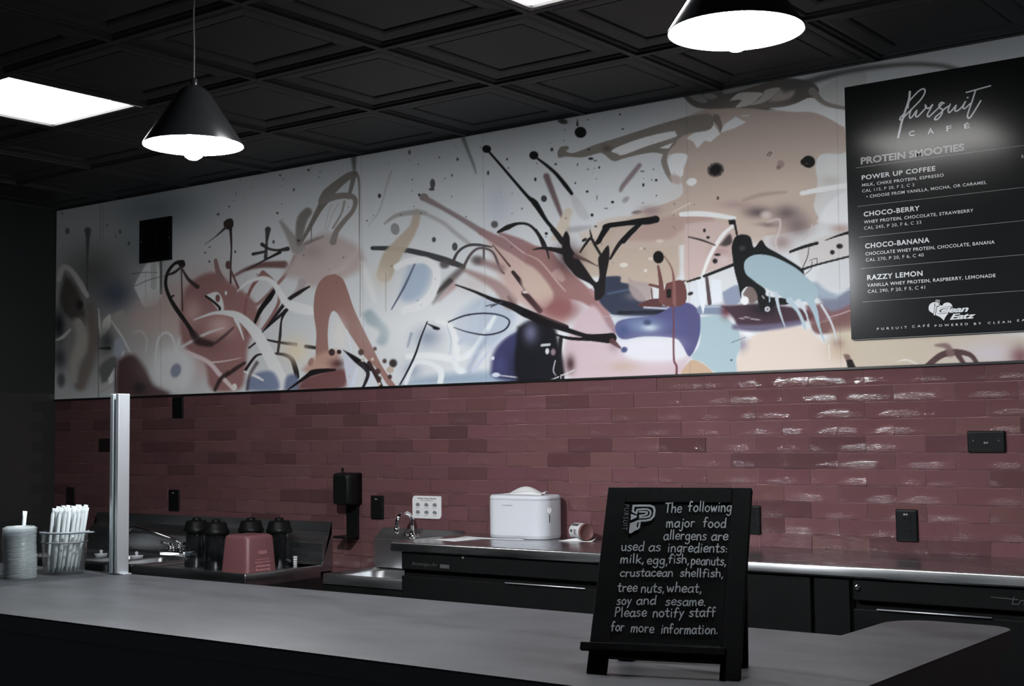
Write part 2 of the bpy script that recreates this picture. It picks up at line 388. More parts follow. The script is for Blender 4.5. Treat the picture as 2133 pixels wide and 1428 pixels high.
# ------------------------------------------------------------------ ceiling panel lights
def ceiling_light(i, j, label, diffuser):
    x0, y0 = GX + i * GRID + 0.0125, GY + j * GRID + 0.0125; s = GRID - 0.025
    t = thing('ceiling_light', label, 'ceiling light', (x0 + s / 2, y0 + s / 2, CEIL), 'square ceiling panel lights')
    f = MB(); w = 0.020
    for a0, a1, b0, b1 in ((x0, x0 + s, y0, y0 + w), (x0, x0 + s, y0 + s - w, y0 + s), (x0, x0 + w, y0 + w, y0 + s - w), (x0 + s - w, x0 + s, y0 + w, y0 + s - w)):
        f.box(a0, a1, b0, b1, CEIL + 0.001, CEIL + 0.040)
    f.build('frame', M['light_frame'], t, 0.002)
    MB().box(x0 + w, x0 + s - w, y0 + w, y0 + s - w, CEIL + 0.012, CEIL + 0.020).build('diffuser', diffuser, t)
    return t, x0, y0, s
t, x0, y0, s = ceiling_light(-2, -1, 'bright square ceiling panel light at the far end, beside the smaller hanging cone lamp', M['diffuser_dim'])
MB().box(x0 + s + 0.002, x0 + s + 0.009, y0 + s - 0.15, y0 + s - 0.012, CEIL - 0.007, CEIL - 0.0005).build('latch', M['steel'], t, 0.002)
ceiling_light(2, -1, 'bright square ceiling panel light nearest the menu board, only its corner in view', M['diffuser'])

# ------------------------------------------------------------------ pendant lamps over the front counter
LAMP_Y, LAMP_RIM, LAMP_R = -1.962, EYE + 0.793, 0.1355
def pendant(x, label, bulb):
    t = thing('pendant_lamp', label, 'pendant lamp', (x, LAMP_Y, LAMP_RIM), 'black cone pendant lamps over the counter')
    K = LAMP_R / 0.135
    MB().lathe([(K * r, K * h) for r, h in [(0.135, 0.0), (0.135, 0.004), (0.088, 0.076), (0.052, 0.132), (0.044, 0.144), (0.034, 0.154), (0.022, 0.162), (0.012, 0.166)]], (x, LAMP_Y, LAMP_RIM), 56).build('lamp_shade', M['shade_black'], t)
    MB().lathe([(K * r, K * h) for r, h in [(0.1335, 0.0008), (0.086, 0.074), (0.050, 0.129), (0.030, 0.150), (0.0, 0.160)]], (x, LAMP_Y, LAMP_RIM), 56).build('shade_lining', M['shade_white'], t)
    MB().lathe([(K * r, K * h) for r, h in [(0.0, 0.186), (0.009, 0.1855), (0.0105, 0.183), (0.0105, 0.164)]], (x, LAMP_Y, LAMP_RIM), 20).build('cord_grip', M['shade_black'], t)
    top = CEIL - 0.022
    pts = [(x + 0.0035 * math.sin(7 * k / 10) * (k / 10), LAMP_Y, LAMP_RIM + K * 0.184 + (top - LAMP_RIM - K * 0.184) * k / 10) for k in range(11)]
    MB().tube(pts, 0.0022, 8).build('cord', M['cord'], t)
    MB().lathe([(0.0, 0.0), (0.045, 0.0), (0.05, 0.006), (0.05, 0.031), (0.0, 0.031)], (pts[-1][0], LAMP_Y, CEIL - 0.025), 24).build('ceiling_rose', M['shade_black'], t)
    bl = MB().lathe([(0.0, -0.040), (0.012, -0.0378), (0.022, -0.031), (0.028, -0.021), (0.030, -0.010), (0.028, 0.003), (0.022, 0.020), (0.015, 0.040), (0.013, 0.060), (0.0, 0.062)], (x, LAMP_Y, LAMP_RIM), 18).build('light_bulb', bulb, t)
    MB().lathe([(0.0, 0.060), (0.015, 0.060), (0.017, 0.10), (0.017, 0.140), (0.0, 0.142)], (x, LAMP_Y, LAMP_RIM), 18).build('lamp_holder', M['white_plastic'], t)
    return t
pendant(-1.238, 'black cone pendant lamp hanging nearest, cut off by the top of the photo', M['bulb'])
pendant(-2.891, 'black cone pendant lamp seen whole, hanging on a thin cord before the mural', M['bulb_bright'])

# ------------------------------------------------------------------ front counter
TOP = EYE - 0.406
fy0, fy1 = -2.530, -1.795
def arc(cx, cy, r, a0, a1, n=7): return [(cx + r * math.cos(math.radians(a0 + (a1 - a0) * k / n)), cy + r * math.sin(math.radians(a0 + (a1 - a0) * k / n))) for k in range(n + 1)]
xl, xr, yb = -5.2, -0.870, -1.500
outline = [(xl, fy0), (xr - 0.0, fy0)] + arc(xr - 0.055, yb - 0.055, 0.055, 0, 90) + arc(-1.123 + 0.085, yb - 0.085, 0.085, 90, 180) + [(-1.123, fy1), (xl, fy1)]
t = thing('front_counter', 'long grey slate-look service counter with black body in the foreground', 'counter', (-2.9, -2.16, 0))
MB().prism(outline, TOP - 0.004, TOP).build('counter_top', M['laminate'], t)
MB().prism([(x, y) for x, y in outline], TOP - 0.038, TOP - 0.0041).build('top_edge', M['counter_body'], t)
ins = [(xl, fy0 + 0.03), (xr - 0.03, fy0 + 0.03), (xr - 0.03, yb - 0.03), (-1.123 + 0.03, yb - 0.03), (-1.123 + 0.03, fy1 - 0.03), (xl, fy1 - 0.03)]
MB().prism(ins, 0.0, TOP - 0.0381).build('counter_body', M['counter_body'], t)

# sneeze guard: glass pane standing on the counter, held by an aluminium post
GXP = -3.402
t = thing('sneeze_guard', 'clear glass guard pane held by a silver aluminium post on the counter', 'sneeze guard', (GXP, -1.815, TOP))
ph = 0.538
sq = 0.0205
po = [(GXP - sq, -1.815 - sq), (GXP - 0.006, -1.815 - sq), (GXP - 0.006, -1.815 - sq + 0.012), (GXP + 0.006, -1.815 - sq + 0.012), (GXP + 0.006, -1.815 - sq), (GXP + sq, -1.815 - sq),
      (GXP + sq, -1.815 + sq), (GXP - sq, -1.815 + sq)]
MB().prism(po, TOP + 0.004, TOP + ph).build('post', M['aluminium'], t, 0.0018)
MB().box(GXP - 0.036, GXP + 0.036, -1.815 - 0.012, -1.815 + 0.019, TOP, TOP + 0.004).build('foot_plate', M['aluminium'], t, 0.001)
MB().box(GXP - 0.003, GXP + 0.003, -2.98, -1.815 - sq + 0.011, TOP + 0.0005, TOP + ph - 0.004).build('glass_pane', M['pane'], t)
# ------------------------------------------------------------------ things on the back wall
def wall_frame(y): return lambda u, v, w: (u, y - w, v)

# menu board
BX0, BX1, BZ0, BZ1, BY = -1.838, -1.085, EYE + 0.304, EYE + 1.167, -0.026
t = thing('menu_board', 'black menu board of protein smoothies with white lettering hung on the mural', 'menu board', ((BX0 + BX1) / 2, 0, BZ0))
MB().box(BX0, BX1, BY, -0.013, BZ0, BZ1).build('panel', M['board_black'], t, 0.001)
MB().box(BX0 + 0.004, BX1 - 0.004, BY + 0.003, -0.0129, BZ0 - 0.003, BZ0).build('lower_edge', M['board_edge'], t)
WF = wall_frame(BY)
def board_line(name, body, x0, z0, w, cap, m_, bold=0.0, spacing=1.0, shear=0.0):
    b = MB(); put_text(b, body, (x0, z0), w, cap, WF, bold, spacing, shear); return b.build(name, m_, t)
board_line('menu_heading', 'PROTEIN SMOOTIES', -1.7862, EYE + 0.8947, 0.3508, 0.0232, M['print_grey'], 0.035, 1.0)
board_line('item_name', 'POWER UP COFFEE', -1.7844, EYE + 0.8411, 0.2526, 0.0157, M['print_white'], 0.022, 1.1)
board_line('ingredients', 'MILK, CHIKE PROTEIN, ESPRESSO', -1.7838, EYE + 0.8181, 0.2786, 0.0104, M['print_white'], 0.008, 1.1)
board_line('nutrition', 'CAL 115, P 20, F 2, C 3', -1.7844, EYE + 0.7982, 0.1800, 0.0104, M['print_white'], -0.004, 1.1)
board_line('ingredients', '• CHOOSE FROM VANILLA, MOCHA, OR CARAMEL', -1.7697, EYE + 0.7775, 0.4011, 0.0104, M['print_white'], 0.008, 1.1)
board_line('item_name', 'CHOCO-BERRY', -1.7811, EYE + 0.7160, 0.1929, 0.0163, M['print_white'], 0.022, 1.1)
board_line('ingredients', 'WHEY PROTEIN, CHOCOLATE, STRAWBERRY', -1.7812, EYE + 0.6919, 0.3680, 0.0109, M['print_white'], 0.008, 1.1)
board_line('nutrition', 'CAL 245, P 20, F 6, C 33', -1.7813, EYE + 0.6715, 0.1966, 0.0109, M['print_white'], -0.004, 1.1)
board_line('item_name', 'CHOCO-BANANA', -1.7792, EYE + 0.6077, 0.2202, 0.0170, M['print_white'], 0.022, 1.1)
board_line('ingredients', 'CHOCOLATE WHEY PROTEIN, CHOCOLATE, BANANA', -1.7788, EYE + 0.5838, 0.4292, 0.0113, M['print_white'], 0.008, 1.1)
board_line('nutrition', 'CAL 270, P 20, F 6, C 40', -1.7781, EYE + 0.5630, 0.1979, 0.0113, M['print_white'], -0.004, 1.1)
board_line('item_name', 'RAZZY LEMON', -1.7751, EYE + 0.5005, 0.1897, 0.0170, M['print_white'], 0.022, 1.1)
board_line('ingredients', 'VANILLA WHEY PROTEIN, RASPBERRY, LEMONADE', -1.7758, EYE + 0.4772, 0.4252, 0.0113, M['print_white'], 0.008, 1.1)
board_line('nutrition', 'CAL 290, P 20, F 5, C 41', -1.7744, EYE + 0.4564, 0.1956, 0.0113, M['print_white'], -0.004, 1.1)
board_line('footer_word', 'PURSUIT', -1.7462, EYE + 0.3306, 0.1027, 0.0080, M['print_white'], 0.0, 1.9)
board_line('footer_word', 'CAFÉ', -1.6262, EYE + 0.3320, 0.0584, 0.0079, M['print_white'], 0.0, 1.9)
board_line('footer_word', 'POWERED', -1.5507, EYE + 0.3300, 0.1078, 0.0078, M['print_white'], 0.0, 1.9)
board_line('footer_word', 'BY', -1.4234, EYE + 0.3292, 0.0228, 0.0077, M['print_white'], 0.0, 1.9)
board_line('footer_word', 'CLEAN', -1.3797, EYE + 0.3295, 0.0719, 0.0076, M['print_white'], 0.0, 1.9)
board_line('footer_word', 'EATZ', -1.2884, EYE + 0.3318, 0.0570, 0.0075, M['print_white'], 0.0, 1.9)
board_line('price_column', 'S', -1.2570, EYE + 0.8460, 0.0059, 0.0099, M['print_white'], 0.008, 1.1)
board_line('cafe_letter', 'C', -1.6173, EYE + 0.9664, 0.0202, 0.0173, M['print_white'], 0.02, 1.0)
board_line('cafe_letter', 'A', -1.5542, EYE + 0.9646, 0.0207, 0.0192, M['print_white'], 0.02, 1.0)
board_line('cafe_letter', 'F', -1.4919, EYE + 0.9648, 0.0175, 0.0183, M['print_white'], 0.02, 1.0)
board_line('cafe_letter', 'É', -1.4337, EYE + 0.9647, 0.0183, 0.0162, M['print_white'], 0.02, 1.0)
RULES = [(-1.8057, EYE + 0.8846, 0), (-1.8028, EYE + 0.7524, 0), (-1.8003, EYE + 0.6478, 0), (-1.7973, EYE + 0.5408, 0), (-1.7937, EYE + 0.4279, 0)]
def script_xz(x, y): return (-1.681926e+00 * 1 + 1.786209e-04 * x + -5.365822e-06 * y + -4.018484e-09 * x * x + -1.778462e-10 * x * y, EYE + 1.176968e+00 * 1 + -3.031253e-05 * x + -1.746721e-04 * y + 6.204839e-10 * x * x + 4.076479e-09 * x * y)
SCRIPT_K = 1.710e-04
def logo_xz(x, y): return (-1.622031e+00 * 1 + 1.762613e-04 * x + -5.448007e-06 * y + -4.027701e-09 * x * x + -1.776008e-10 * x * y, EYE + 4.615672e-01 * 1 + -1.296614e-05 * x + -1.725298e-04 * y + 2.581356e-10 * x * x + 4.034752e-09 * x * y)
LOGO_K = 1.703e-04; LOGO_KZ = 1.696e-04
for k, (x0, z0, x1) in enumerate(RULES): MB().box(x0, BX1 - 0.055, BY - 0.0007, BY + 0.001, z0 - 0.0006, z0 + 0.0006).build('rule', M['rule_grey'], t)
# script word
b = MB()
SCRIPT = [([(420, 290), (405, 430), (352, 600), (312, 720), (268, 860), (232, 1010), (195, 1170)], 44),
          ([(345, 640), (300, 720), (235, 790), (232, 830), (275, 815), (390, 690), (520, 560), (640, 430), (712, 300), (690, 232), (600, 270), (480, 390), (405, 480), (385, 600)], 30),
          ([(448, 630), (415, 730), (420, 795), (470, 765), (552, 655), (532, 755), (575, 765), (650, 690), (735, 590), (722, 550), (735, 600), (800, 600), (865, 530), (795, 660), (760, 735), (790, 770), (880, 690), (985, 590), (1065, 502)], 30),
          ([(1080, 510), (1030, 495), (985, 545), (1000, 600), (1052, 640), (1030, 735), (960, 815), (900, 822), (930, 765), (1010, 700), (1090, 620), (1185, 560)], 30),
          ([(1200, 530), (1160, 640), (1180, 690), (1240, 640), (1312, 555), (1290, 640), (1330, 660), (1420, 590), (1495, 480)], 30),
          ([(1490, 480), (1450, 580), (1480, 612), (1590, 515)], 28), ([(1690, 258), (1630, 450), (1560, 650), (1532, 755), (1560, 797), (1620, 740), (1790, 462)], 30),
          ([(1508, 302), (1980, 172)], 26), ([(1532, 402), (1540, 398)], 30)]
for pts, wd in SCRIPT: ribbon(b, [script_xz(*p) for p in smooth_path(pts, 5)], wd * SCRIPT_K, WF)
b.build('script_word', M['print_white'], t)
# heart, fork and slanted name
b = MB()
heart = smooth_path([(605, 615), (540, 555), (450, 510), (375, 465), (328, 430), (315, 372), (340, 305), (420, 265), (510, 290), (565, 335), (612, 288), (685, 272), (750, 305), (770, 370), (735, 440), (660, 515), (625, 570), (605, 615)], 4)[:-1]
b.add([WF(*logo_xz(*p), 0.0005) for p in heart], [tuple(range(len(heart)))])
b.build('heart_logo', M['print_white'], t)
b = MB()
for pts, wd in (([(425, 500), (442, 420), (452, 340)], 46), ([(440, 300), (455, 335), (500, 335), (520, 290)], 34)): ribbon(b, [logo_xz(*p) for p in smooth_path(pts, 4)], wd * LOGO_K, WF, 0.0009)
o2 = b.build('fork_outline', M['board_black'], t)
b = MB()
for pts, wd in (([(425, 505), (442, 420), (455, 340)], 26), ([(442, 295), (458, 330), (500, 332), (517, 290)], 18), ([(445, 295), (460, 222)], 10), ([(468, 300), (484, 222)], 10), ([(490, 300), (506, 224)], 10), ([(514, 292), (530, 228)], 10)):
    ribbon(b, [logo_xz(*p) for p in pts], wd * LOGO_K, WF, 0.0013)
b.build('fork', M['print_white'], t)
for mname, grow, lift, nm in (('board_black', 0.075, 0.0016, 'name_outline'), ('print_white', 0.032, 0.0022, 'name_lettering')):
    b = MB()
    for body, p0, p1, cap in (('Clean', (478, 474), (1085, 448), 112), ('Eatz', (722, 597), (1225, 568), 108)):
        a = logo_xz(*p0); e = logo_xz(*p1)
        put_text(b, body, (a[0], (a[1] + e[1]) / 2), e[0] - a[0], cap * LOGO_KZ, WF, grow, 0.92, 0.35, lift)
    b.build(nm, M[mname], t)

# vent grille in the mural
VX0, VX1, VZ0, VZ1 = -5.663, -5.417, EYE + 0.887, EYE + 1.107
t = thing('vent_grille', 'square black vent grille set in the dim left end of the mural', 'vent', ((VX0 + VX1) / 2, 0, VZ0))
fr = MB()
for a0, a1, c0, c1 in ((VX0, VX1, VZ0, VZ0 + 0.024), (VX0, VX1, VZ1 - 0.024, VZ1), (VX0, VX0 + 0.024, VZ0 + 0.024, VZ1 - 0.024), (VX1 - 0.024, VX1, VZ0 + 0.024, VZ1 - 0.024)):
    fr.box(a0, a1, -0.026, -0.0125, c0, c1)
fr.build('frame', M['black_plastic'], t, 0.001)
sl = MB()
for k in range(16):
    z = VZ0 + 0.026 + k * 0.0107
    sl.add([(VX0 + 0.024, -0.022, z), (VX1 - 0.024, -0.022, z), (VX1 - 0.024, -0.015, z + 0.009), (VX0 + 0.024, -0.015, z + 0.009)], [(0, 1, 2, 3)])
for k in range(1, 4): sl.box(VX0 + 0.024 + k * 0.0495 - 0.002, VX0 + 0.024 + k * 0.0495 + 0.002, -0.023, -0.014, VZ0 + 0.024, VZ1 - 0.024)
sl.build('louvres', M['black_plastic'], t)
MB().box(VX0 + 0.02, VX1 - 0.02, -0.0138, -0.0122, VZ0 + 0.02, VZ1 - 0.02).build('dark_backing', M['black_gap'], t)
for x, z in ((VX0 + 0.012, EYE + 0.998), (VX1 - 0.012, EYE + 0.998)): MB().lathe([(0, -0.0285), (0.003, -0.028), (0.0045, -0.0262)], (x, 0, z), 12, 'y').build('screw', M['steel'], t)

# black wall plates
def plate(x0, x1, z0, z1, label, code, sockets=True):
    cx, cz = (x0 + x1) / 2, (z0 + z1) / 2
    t = thing('wall_plate', label, 'wall plate', (cx, 0, cz), 'black electrical plates on the tiled wall')
    p = MB()
    rings = [[(a, y, c) for a, c in rrect(x0 + d, x1 - d, z0 + d, z1 - d, 0.004)] for d, y in ((0, -0.0047), (0, -0.0085), (0.0022, -0.0112), (0.0055, -0.0122))]
    p.loft(rings, True, True, True); p.build('cover', M['black_plastic'], t)
    tall = z1 - z0 > x1 - x0
    if tall and sockets:
        for s_ in (-1, 1):
            q = MB(); q.prism(rrect(cx - 0.015, cx + 0.015, cz + s_ * 0.020 - 0.0135, cz + s_ * 0.020 + 0.0135, 0.006), -0.0134, -0.0121, 'y'); o = q.build('socket', M['black_plastic'], t)
            h = MB()
            for dx, hh in ((-0.006, 0.008), (0.006, 0.0065)): h.box(cx + dx - 0.001, cx + dx + 0.001, -0.0139, -0.0133, cz + s_ * 0.020 - hh / 2 + 0.002, cz + s_ * 0.020 + hh / 2 + 0.002)
            h.build('slots', M['black_gap'], o)
        MB().lathe([(0, -0.0132), (0.0028, -0.0128), (0.0034, -0.0120)], (cx, 0, cz), 10, 'y').build('screw', M['black_plastic'], t)
    elif not tall:
        for s_ in (-1, 1): MB().lathe([(0, -0.0134), (0.0028, -0.0130), (0.0034, -0.0121)], (cx + s_ * 0.040, 0, cz + 0.003), 10, 'y').build('screw', M['light_frame'], t)
    if code:
        b = MB(); w = 0.0125
        zc = z1 - 0.0185 if tall else cz - 0.006
        put_text(b, code, (cx - w / 2 - (0.002 if tall else 0.0), zc), w, 0.0056, wall_frame(-0.0121), 0.01)
        b.build('circuit_number', M['print_white'], t)
    return t
plate(-5.414, -5.333, EYE + 0.094, EYE + 0.198, 'black wall plate tight under the mural near its left end', '', False)
plate(-6.010, -5.900, EYE - 0.071, EYE - 0.003, 'black wall plate, wider than tall, half hidden by the silver post', '', False)
plate(-6.289, -6.218, EYE - 0.356, EYE - 0.260, 'black wall plate in deep shadow above the drinking straws', '', True)
plate(-5.438, -5.360, EYE - 0.364, EYE - 0.259, 'black wall outlet over the left part of the long sink', 'D-3')
plate(-4.070, -3.996, EYE - 0.364, EYE - 0.262, 'black wall outlet between the soap dispenser and the hand washing notice', 'D-4')
plate(-2.272, -2.200, EYE - 0.364, EYE - 0.263, 'black wall outlet partly hidden behind the chalkboard sign', 'D-5')
plate(-1.708, -1.634, EYE - 0.368, EYE - 0.263, 'black upright wall outlet above the bare right stretch of steel worktop', 'D-5')
plate(-1.463, -1.343, EYE - 0.077, EYE - 0.008, 'black wall plate, wider than tall, right below the menu board', 'D-7')

# soap dispenser with drip tray
t = thing('soap_dispenser', 'black wall soap dispenser with a narrow lower plate and drip tray', 'soap dispenser', (-4.18, 0, EYE - 0.45))
p = MB(); p.loft([[(a, y, c) for a, c in rrect(-4.228 + d, -4.126 - d, EYE - 0.303 + d * 0.5, EYE - 0.164 - d, 0.008 + d)] for d, y in ((0, -0.005), (0, -0.060), (0.003, -0.082), (0.012, -0.092))], True, True, True)
p.build('housing', M['black_plastic'], t)
MB().box(-4.212, -4.142, -0.016, -0.005, EYE - 0.452, EYE - 0.300).build('back_plate', M['black_plastic'], t, 0.003)
tr = MB(); tr.prism(rrect(-4.222, -4.137, -0.094, -0.008, 0.012), EYE - 0.447, EYE - 0.437); tr.build('drip_tray', M['black_plastic'], t, 0.002)
MB().lathe([(0.004, -0.164), (0.004, -0.156), (0.007, -0.152), (0.006, -0.145), (0, -0.142)], (-4.205, -0.045, EYE), 14).build('key_knob', M['black_plastic'], t)
MB().box(-4.188, -4.170, -0.0935, -0.091, EYE - 0.176, EYE - 0.172).build('window_strip', M['steel'], t)

# hand washing notice
NX0, NX1, NZ0, NZ1 = -3.831, -3.671, EYE - 0.353, EYE - 0.2585
t = thing('notice', 'small white hand washing notice with six hand pictures stuck on the tiles', 'notice', ((NX0 + NX1) / 2, 0, NZ0))
r = 0.016
out = [(NX0, NZ0)] + arc(NX1 - r, NZ0 + r, r, -90, 0, 6) + [(NX1, NZ1)] + arc(NX0 + r, NZ1 - r, r, 90, 180, 6)
MB().prism(out, -0.0062, -0.0050, 'y').build('sheet', M['paper'], t)
NF = wall_frame(-0.0062)
b = MB(); put_text(b, 'Wash Your Hands!', (NX0 + 0.029, NZ1 - 0.0135), 0.104, 0.0066, NF, 0.02); b.build('heading', M['ink'], t)
b = MB(); put_text(b, 'Lave sus Manos', (NX0 + 0.046, NZ1 - 0.0205), 0.070, 0.0042, NF, 0.01); b.build('subheading', M['ink_mid'], t)
for col in range(3):
    for row in range(2):
        cx = NX0 + (0.030, 0.078, 0.124)[col]; cz = NZ1 - (0.0375, 0.0690)[row]
        rr = random.Random(col * 7 + row); b = MB()
        for dx, dz, rx, rz in ((-0.004, 0.0, 0.0075, 0.0065), (0.005, -0.001, 0.0070, 0.0062)):
            b.add([NF(cx + dx + rx * math.cos(k * math.pi / 8), cz + dz + rz * math.sin(k * math.pi / 8), 0.0005 + (dx > 0) * 0.0002) for k in range(16)], [tuple(range(16))])
        for k in range(4):
            a = math.radians(35 + 28 * k + rr.uniform(-8, 8)); L = 0.0105 + rr.uniform(-0.002, 0.002)
            ribbon(b, [(cx, cz), (cx + L * math.cos(a), cz + L * 0.85 * math.sin(a))], 0.0026, NF, 0.0008)
        for q in range(2): b.add([NF(cx - 0.012, cz - 0.0118 - q * 0.003, 0.0005), NF(cx + 0.011 - q * 0.005, cz - 0.0118 - q * 0.003, 0.0005), NF(cx + 0.011 - q * 0.005, cz - 0.0110 - q * 0.003, 0.0005), NF(cx - 0.012, cz - 0.0110 - q * 0.003, 0.0005)], [(0, 1, 2, 3)])
        b.build('hand_picture', M['ink_mid'], t)

# ------------------------------------------------------------------ back counter: steel worktop on black undercounter units
WX0, WX1, WY = -3.505, -0.55, -0.500
t = thing('worktop', 'long stainless steel worktop along the tiled wall', 'worktop', ((WX0 + WX1) / 2, -0.25, TOP))
p = MB()
p.loft([[(x, y, z) for y, z in ((-0.0085, TOP), (-0.06, TOP), (WY + 0.010, TOP), (WY + 0.005, TOP - 0.0006), (WY + 0.0018, TOP - 0.0024), (WY, TOP - 0.006), (WY - 0.0030, TOP - 0.029), (WY + 0.002, TOP - 0.034), (-0.0085, TOP - 0.034))] for x in (WX0, WX1)], True, True, True)
o = p.build('steel_top', M['steel'], t); md = o.modifiers.new('crisp', 'EDGE_SPLIT'); md.split_angle = math.radians(35)
def unit(name, x0, x1, label, cat):
    t = thing(name, label, cat, ((x0 + x1) / 2, -0.25, 0))
    MB().box(x0, x1, -0.470, -0.02, 0.10, TOP - 0.0345).build('body', M['black_cabinet'], t, 0.002)
    MB().box(x0 + 0.02, x1 - 0.02, -0.42, -0.03, 0.0, 0.0995).build('plinth', M['black_gap'], t)
    return t
def handle(t, x0, x1, z): 
    h = MB().tube([(x0, -0.4925, z), (x1, -0.4925, z)], 0.0024, 10).build('handle', M['aluminium'], t); return h
def lock(t, x, z, r):
    o = MB().lathe([(0, -0.4965), (r * 0.55, -0.4965), (r * 0.62, -0.494), (r, -0.4935), (r, -0.4895)], (x, 0, z), 20, 'y').build('lock', M['chrome'], t); return o
t = unit('undercounter_fridge', -3.465, -2.560, 'black undercounter fridge at the left end of the worktop, beside the hand sink', 'fridge')
MB().box(-3.461, -2.565, -0.489, -0.4705, EYE - 0.506, TOP - 0.036).build('top_panel', M['black_cabinet'], t, 0.002)
MB().box(-3.461, -2.565, -0.489, -0.4705, 0.12, EYE - 0.532).build('door', M['black_cabinet'], t, 0.002)
handle(t, -2.964, -2.620, EYE - 0.5305); lock(t, -3.158, EYE - 0.4515, 0.0055)
FF = wall_frame(-0.4890)
b = MB(); put_text(b, 'Beverage-Air', (-3.408, EYE - 0.489), 0.128, 0.013, FF, 0.0, 1.0, 0.3, 0.0006); b.build('badge_lettering', M['print_dim'], t)
MB().box(-3.270, -3.226, -0.4896, -0.4888, EYE - 0.494, EYE - 0.480).build('badge', M['ink'], t)
t = unit('base_cabinet', -2.553, -1.790, 'plain black base cabinet under the worktop behind the chalkboard sign', 'cabinet')
MB().box(-2.549, -1.794, -0.489, -0.4705, 0.12, TOP - 0.036).build('door', M['black_cabinet'], t, 0.002)
handle(t, -2.42, -2.135, EYE - 0.5305)
t = unit('filler_cabinet', -1.785, -1.666, 'narrow black filler unit left of the fridge with the round lock', 'cabinet')
MB().box(-1.782, -1.669, -0.4885, -0.4705, 0.12, TOP - 0.036).build('front_panel', M['black_cabinet'], t, 0.002)
t = unit('undercounter_fridge', -1.661, -0.72, 'black undercounter fridge at the right, with a round chrome lock and grey lettering', 'fridge')
MB().box(-1.657, -0.724, -0.489, -0.4705, EYE - 0.506, TOP - 0.036).build('top_panel', M['black_cabinet'], t, 0.002)
MB().box(-1.657, -0.724, -0.489, -0.4705, 0.12, EYE - 0.532).build('door', M['black_cabinet'], t, 0.002)
handle(t, -1.583, -1.247, EYE - 0.5295); lock(t, -1.652 + 0.008, EYE - 0.467, 0.0100)
b = MB()
TX0, TZ0 = -1.2495, EYE - 0.4715
for pts in ([(0, 0), (0.074, -0.0025)], [(0.064, 0.004), (0.058, -0.0155), (0.076, -0.0155), (0.0815, -0.0045), (0.1, -0.0045)], [(0.094, -0.0045), (0.0895, -0.0155), (0.112, -0.0155), (0.1165, -0.0045)], [(0.1215, -0.0105), (0.140, -0.0105), (0.142, -0.0045), (0.124, -0.0045), (0.1195, -0.0155), (0.140, -0.0155)], [(0.142, -0.001), (0.20, -0.001)]):
    ribbon(b, [(TX0 + x, TZ0 + z) for x, z in pts], 0.0026, FF)
b.build('badge_lettering', M['print_dim'], t)

# ------------------------------------------------------------------ hand sink
SX0, SX1, SR = -4.000, -3.545, EYE - 0.5625
t = thing('hand_sink', 'small stainless steel hand sink with high splashback between dispenser and worktop', 'sink', ((SX0 + SX1) / 2, -0.2, SR))
p = MB(); YF = -0.375
prof_s = [(-0.0085, EYE - 0.400), (-0.0085, EYE - 0.398), (-0.010, EYE - 0.398), (-0.062, EYE - 0.440), (-0.064, EYE - 0.446), (-0.064, SR), (-0.0085, SR)]
p.loft([[(x, y, z) for y, z in prof_s] for x in (SX0, SX1)], True, True, False); p.build('splashback', M['steel_sink'], t, 0.0025, 3)
rings = []
for d, z in ((0, -0.045), (0, -0.003), (0.004, 0.0), (0.010, 0.0), (0.014, -0.004), (0.034, -0.004), (0.044, -0.012), (0.052, -0.09), (0.075, -0.125), (0.15, -0.130)):
    rr = 0.012 if d < 0.03 else 0.05
    rings.append([(x, y, SR + z) for x, y in rrect(SX0 + d, SX1 - d, YF + d, -0.065 - (0 if d < 0.03 else d * 0.6), min(rr, 0.05))])
MB().loft(rings, False, True, True).build('basin', M['steel_sink'], t)
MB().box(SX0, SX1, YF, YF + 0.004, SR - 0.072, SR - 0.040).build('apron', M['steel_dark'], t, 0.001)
MB().lathe([(0, -0.128), (0.018, -0.128), (0.022, -0.1265)], ((SX0 + SX1) / 2, -0.215, SR), 18).build('drain', M['chrome'], t)
MB().tube([((SX0 + SX1) / 2, -0.215, SR - 0.13), ((SX0 + SX1) / 2, -0.215, SR - 0.34), ((SX0 + SX1) / 2, -0.03, SR - 0.36)], 0.018, 14).build('waste_pipe', M['chrome'], t)
for x in (SX0 + 0.05, SX1 - 0.05): MB().box(x - 0.012, x + 0.012, -0.30, -0.0085, SR - 0.30, SR - 0.046).build('bracket', M['steel_sink'], t, 0.001)
# gooseneck tap: base on the sloping ledge, spout and levers
fx, fy, fz = -3.797, -0.046, EYE - 0.430
f = MB().lathe([(0.0, -0.006), (0.017, -0.006), (0.018, 0.006), (0.0125, 0.012), (0.011, 0.024), (0.0, 0.024)], (fx, fy, fz), 20).build('tap', M['chrome'], t)
pts = [(fx, fy, fz + 0.015), (fx, fy, fz + 0.062)] + [(fx - 0.010 * (k / 10), fy - 0.042 + 0.042 * math.cos(math.pi * k / 10), fz + 0.062 + 0.042 * math.sin(math.pi * k / 10)) for k in range(1, 11)] + [(fx - 0.011, fy - 0.085, fz + 0.046)]
MB().tube(pts, 0.0085, 14).build('spout', M['chrome'], f)
MB().lathe([(0.0, 0.020), (0.0110, 0.020), (0.0110, 0.048), (0.0, 0.048)], (fx - 0.011, fy - 0.085, fz), 16).build('aerator', M['chrome'], f)
for s_ in (-1, 1):
    MB().tube([(fx + s_ * 0.015, fy + 0.002, fz + 0.002), (fx + s_ * 0.040, fy - 0.006, fz + 0.012)], 0.005, 10).build('lever', M['chrome'], f)

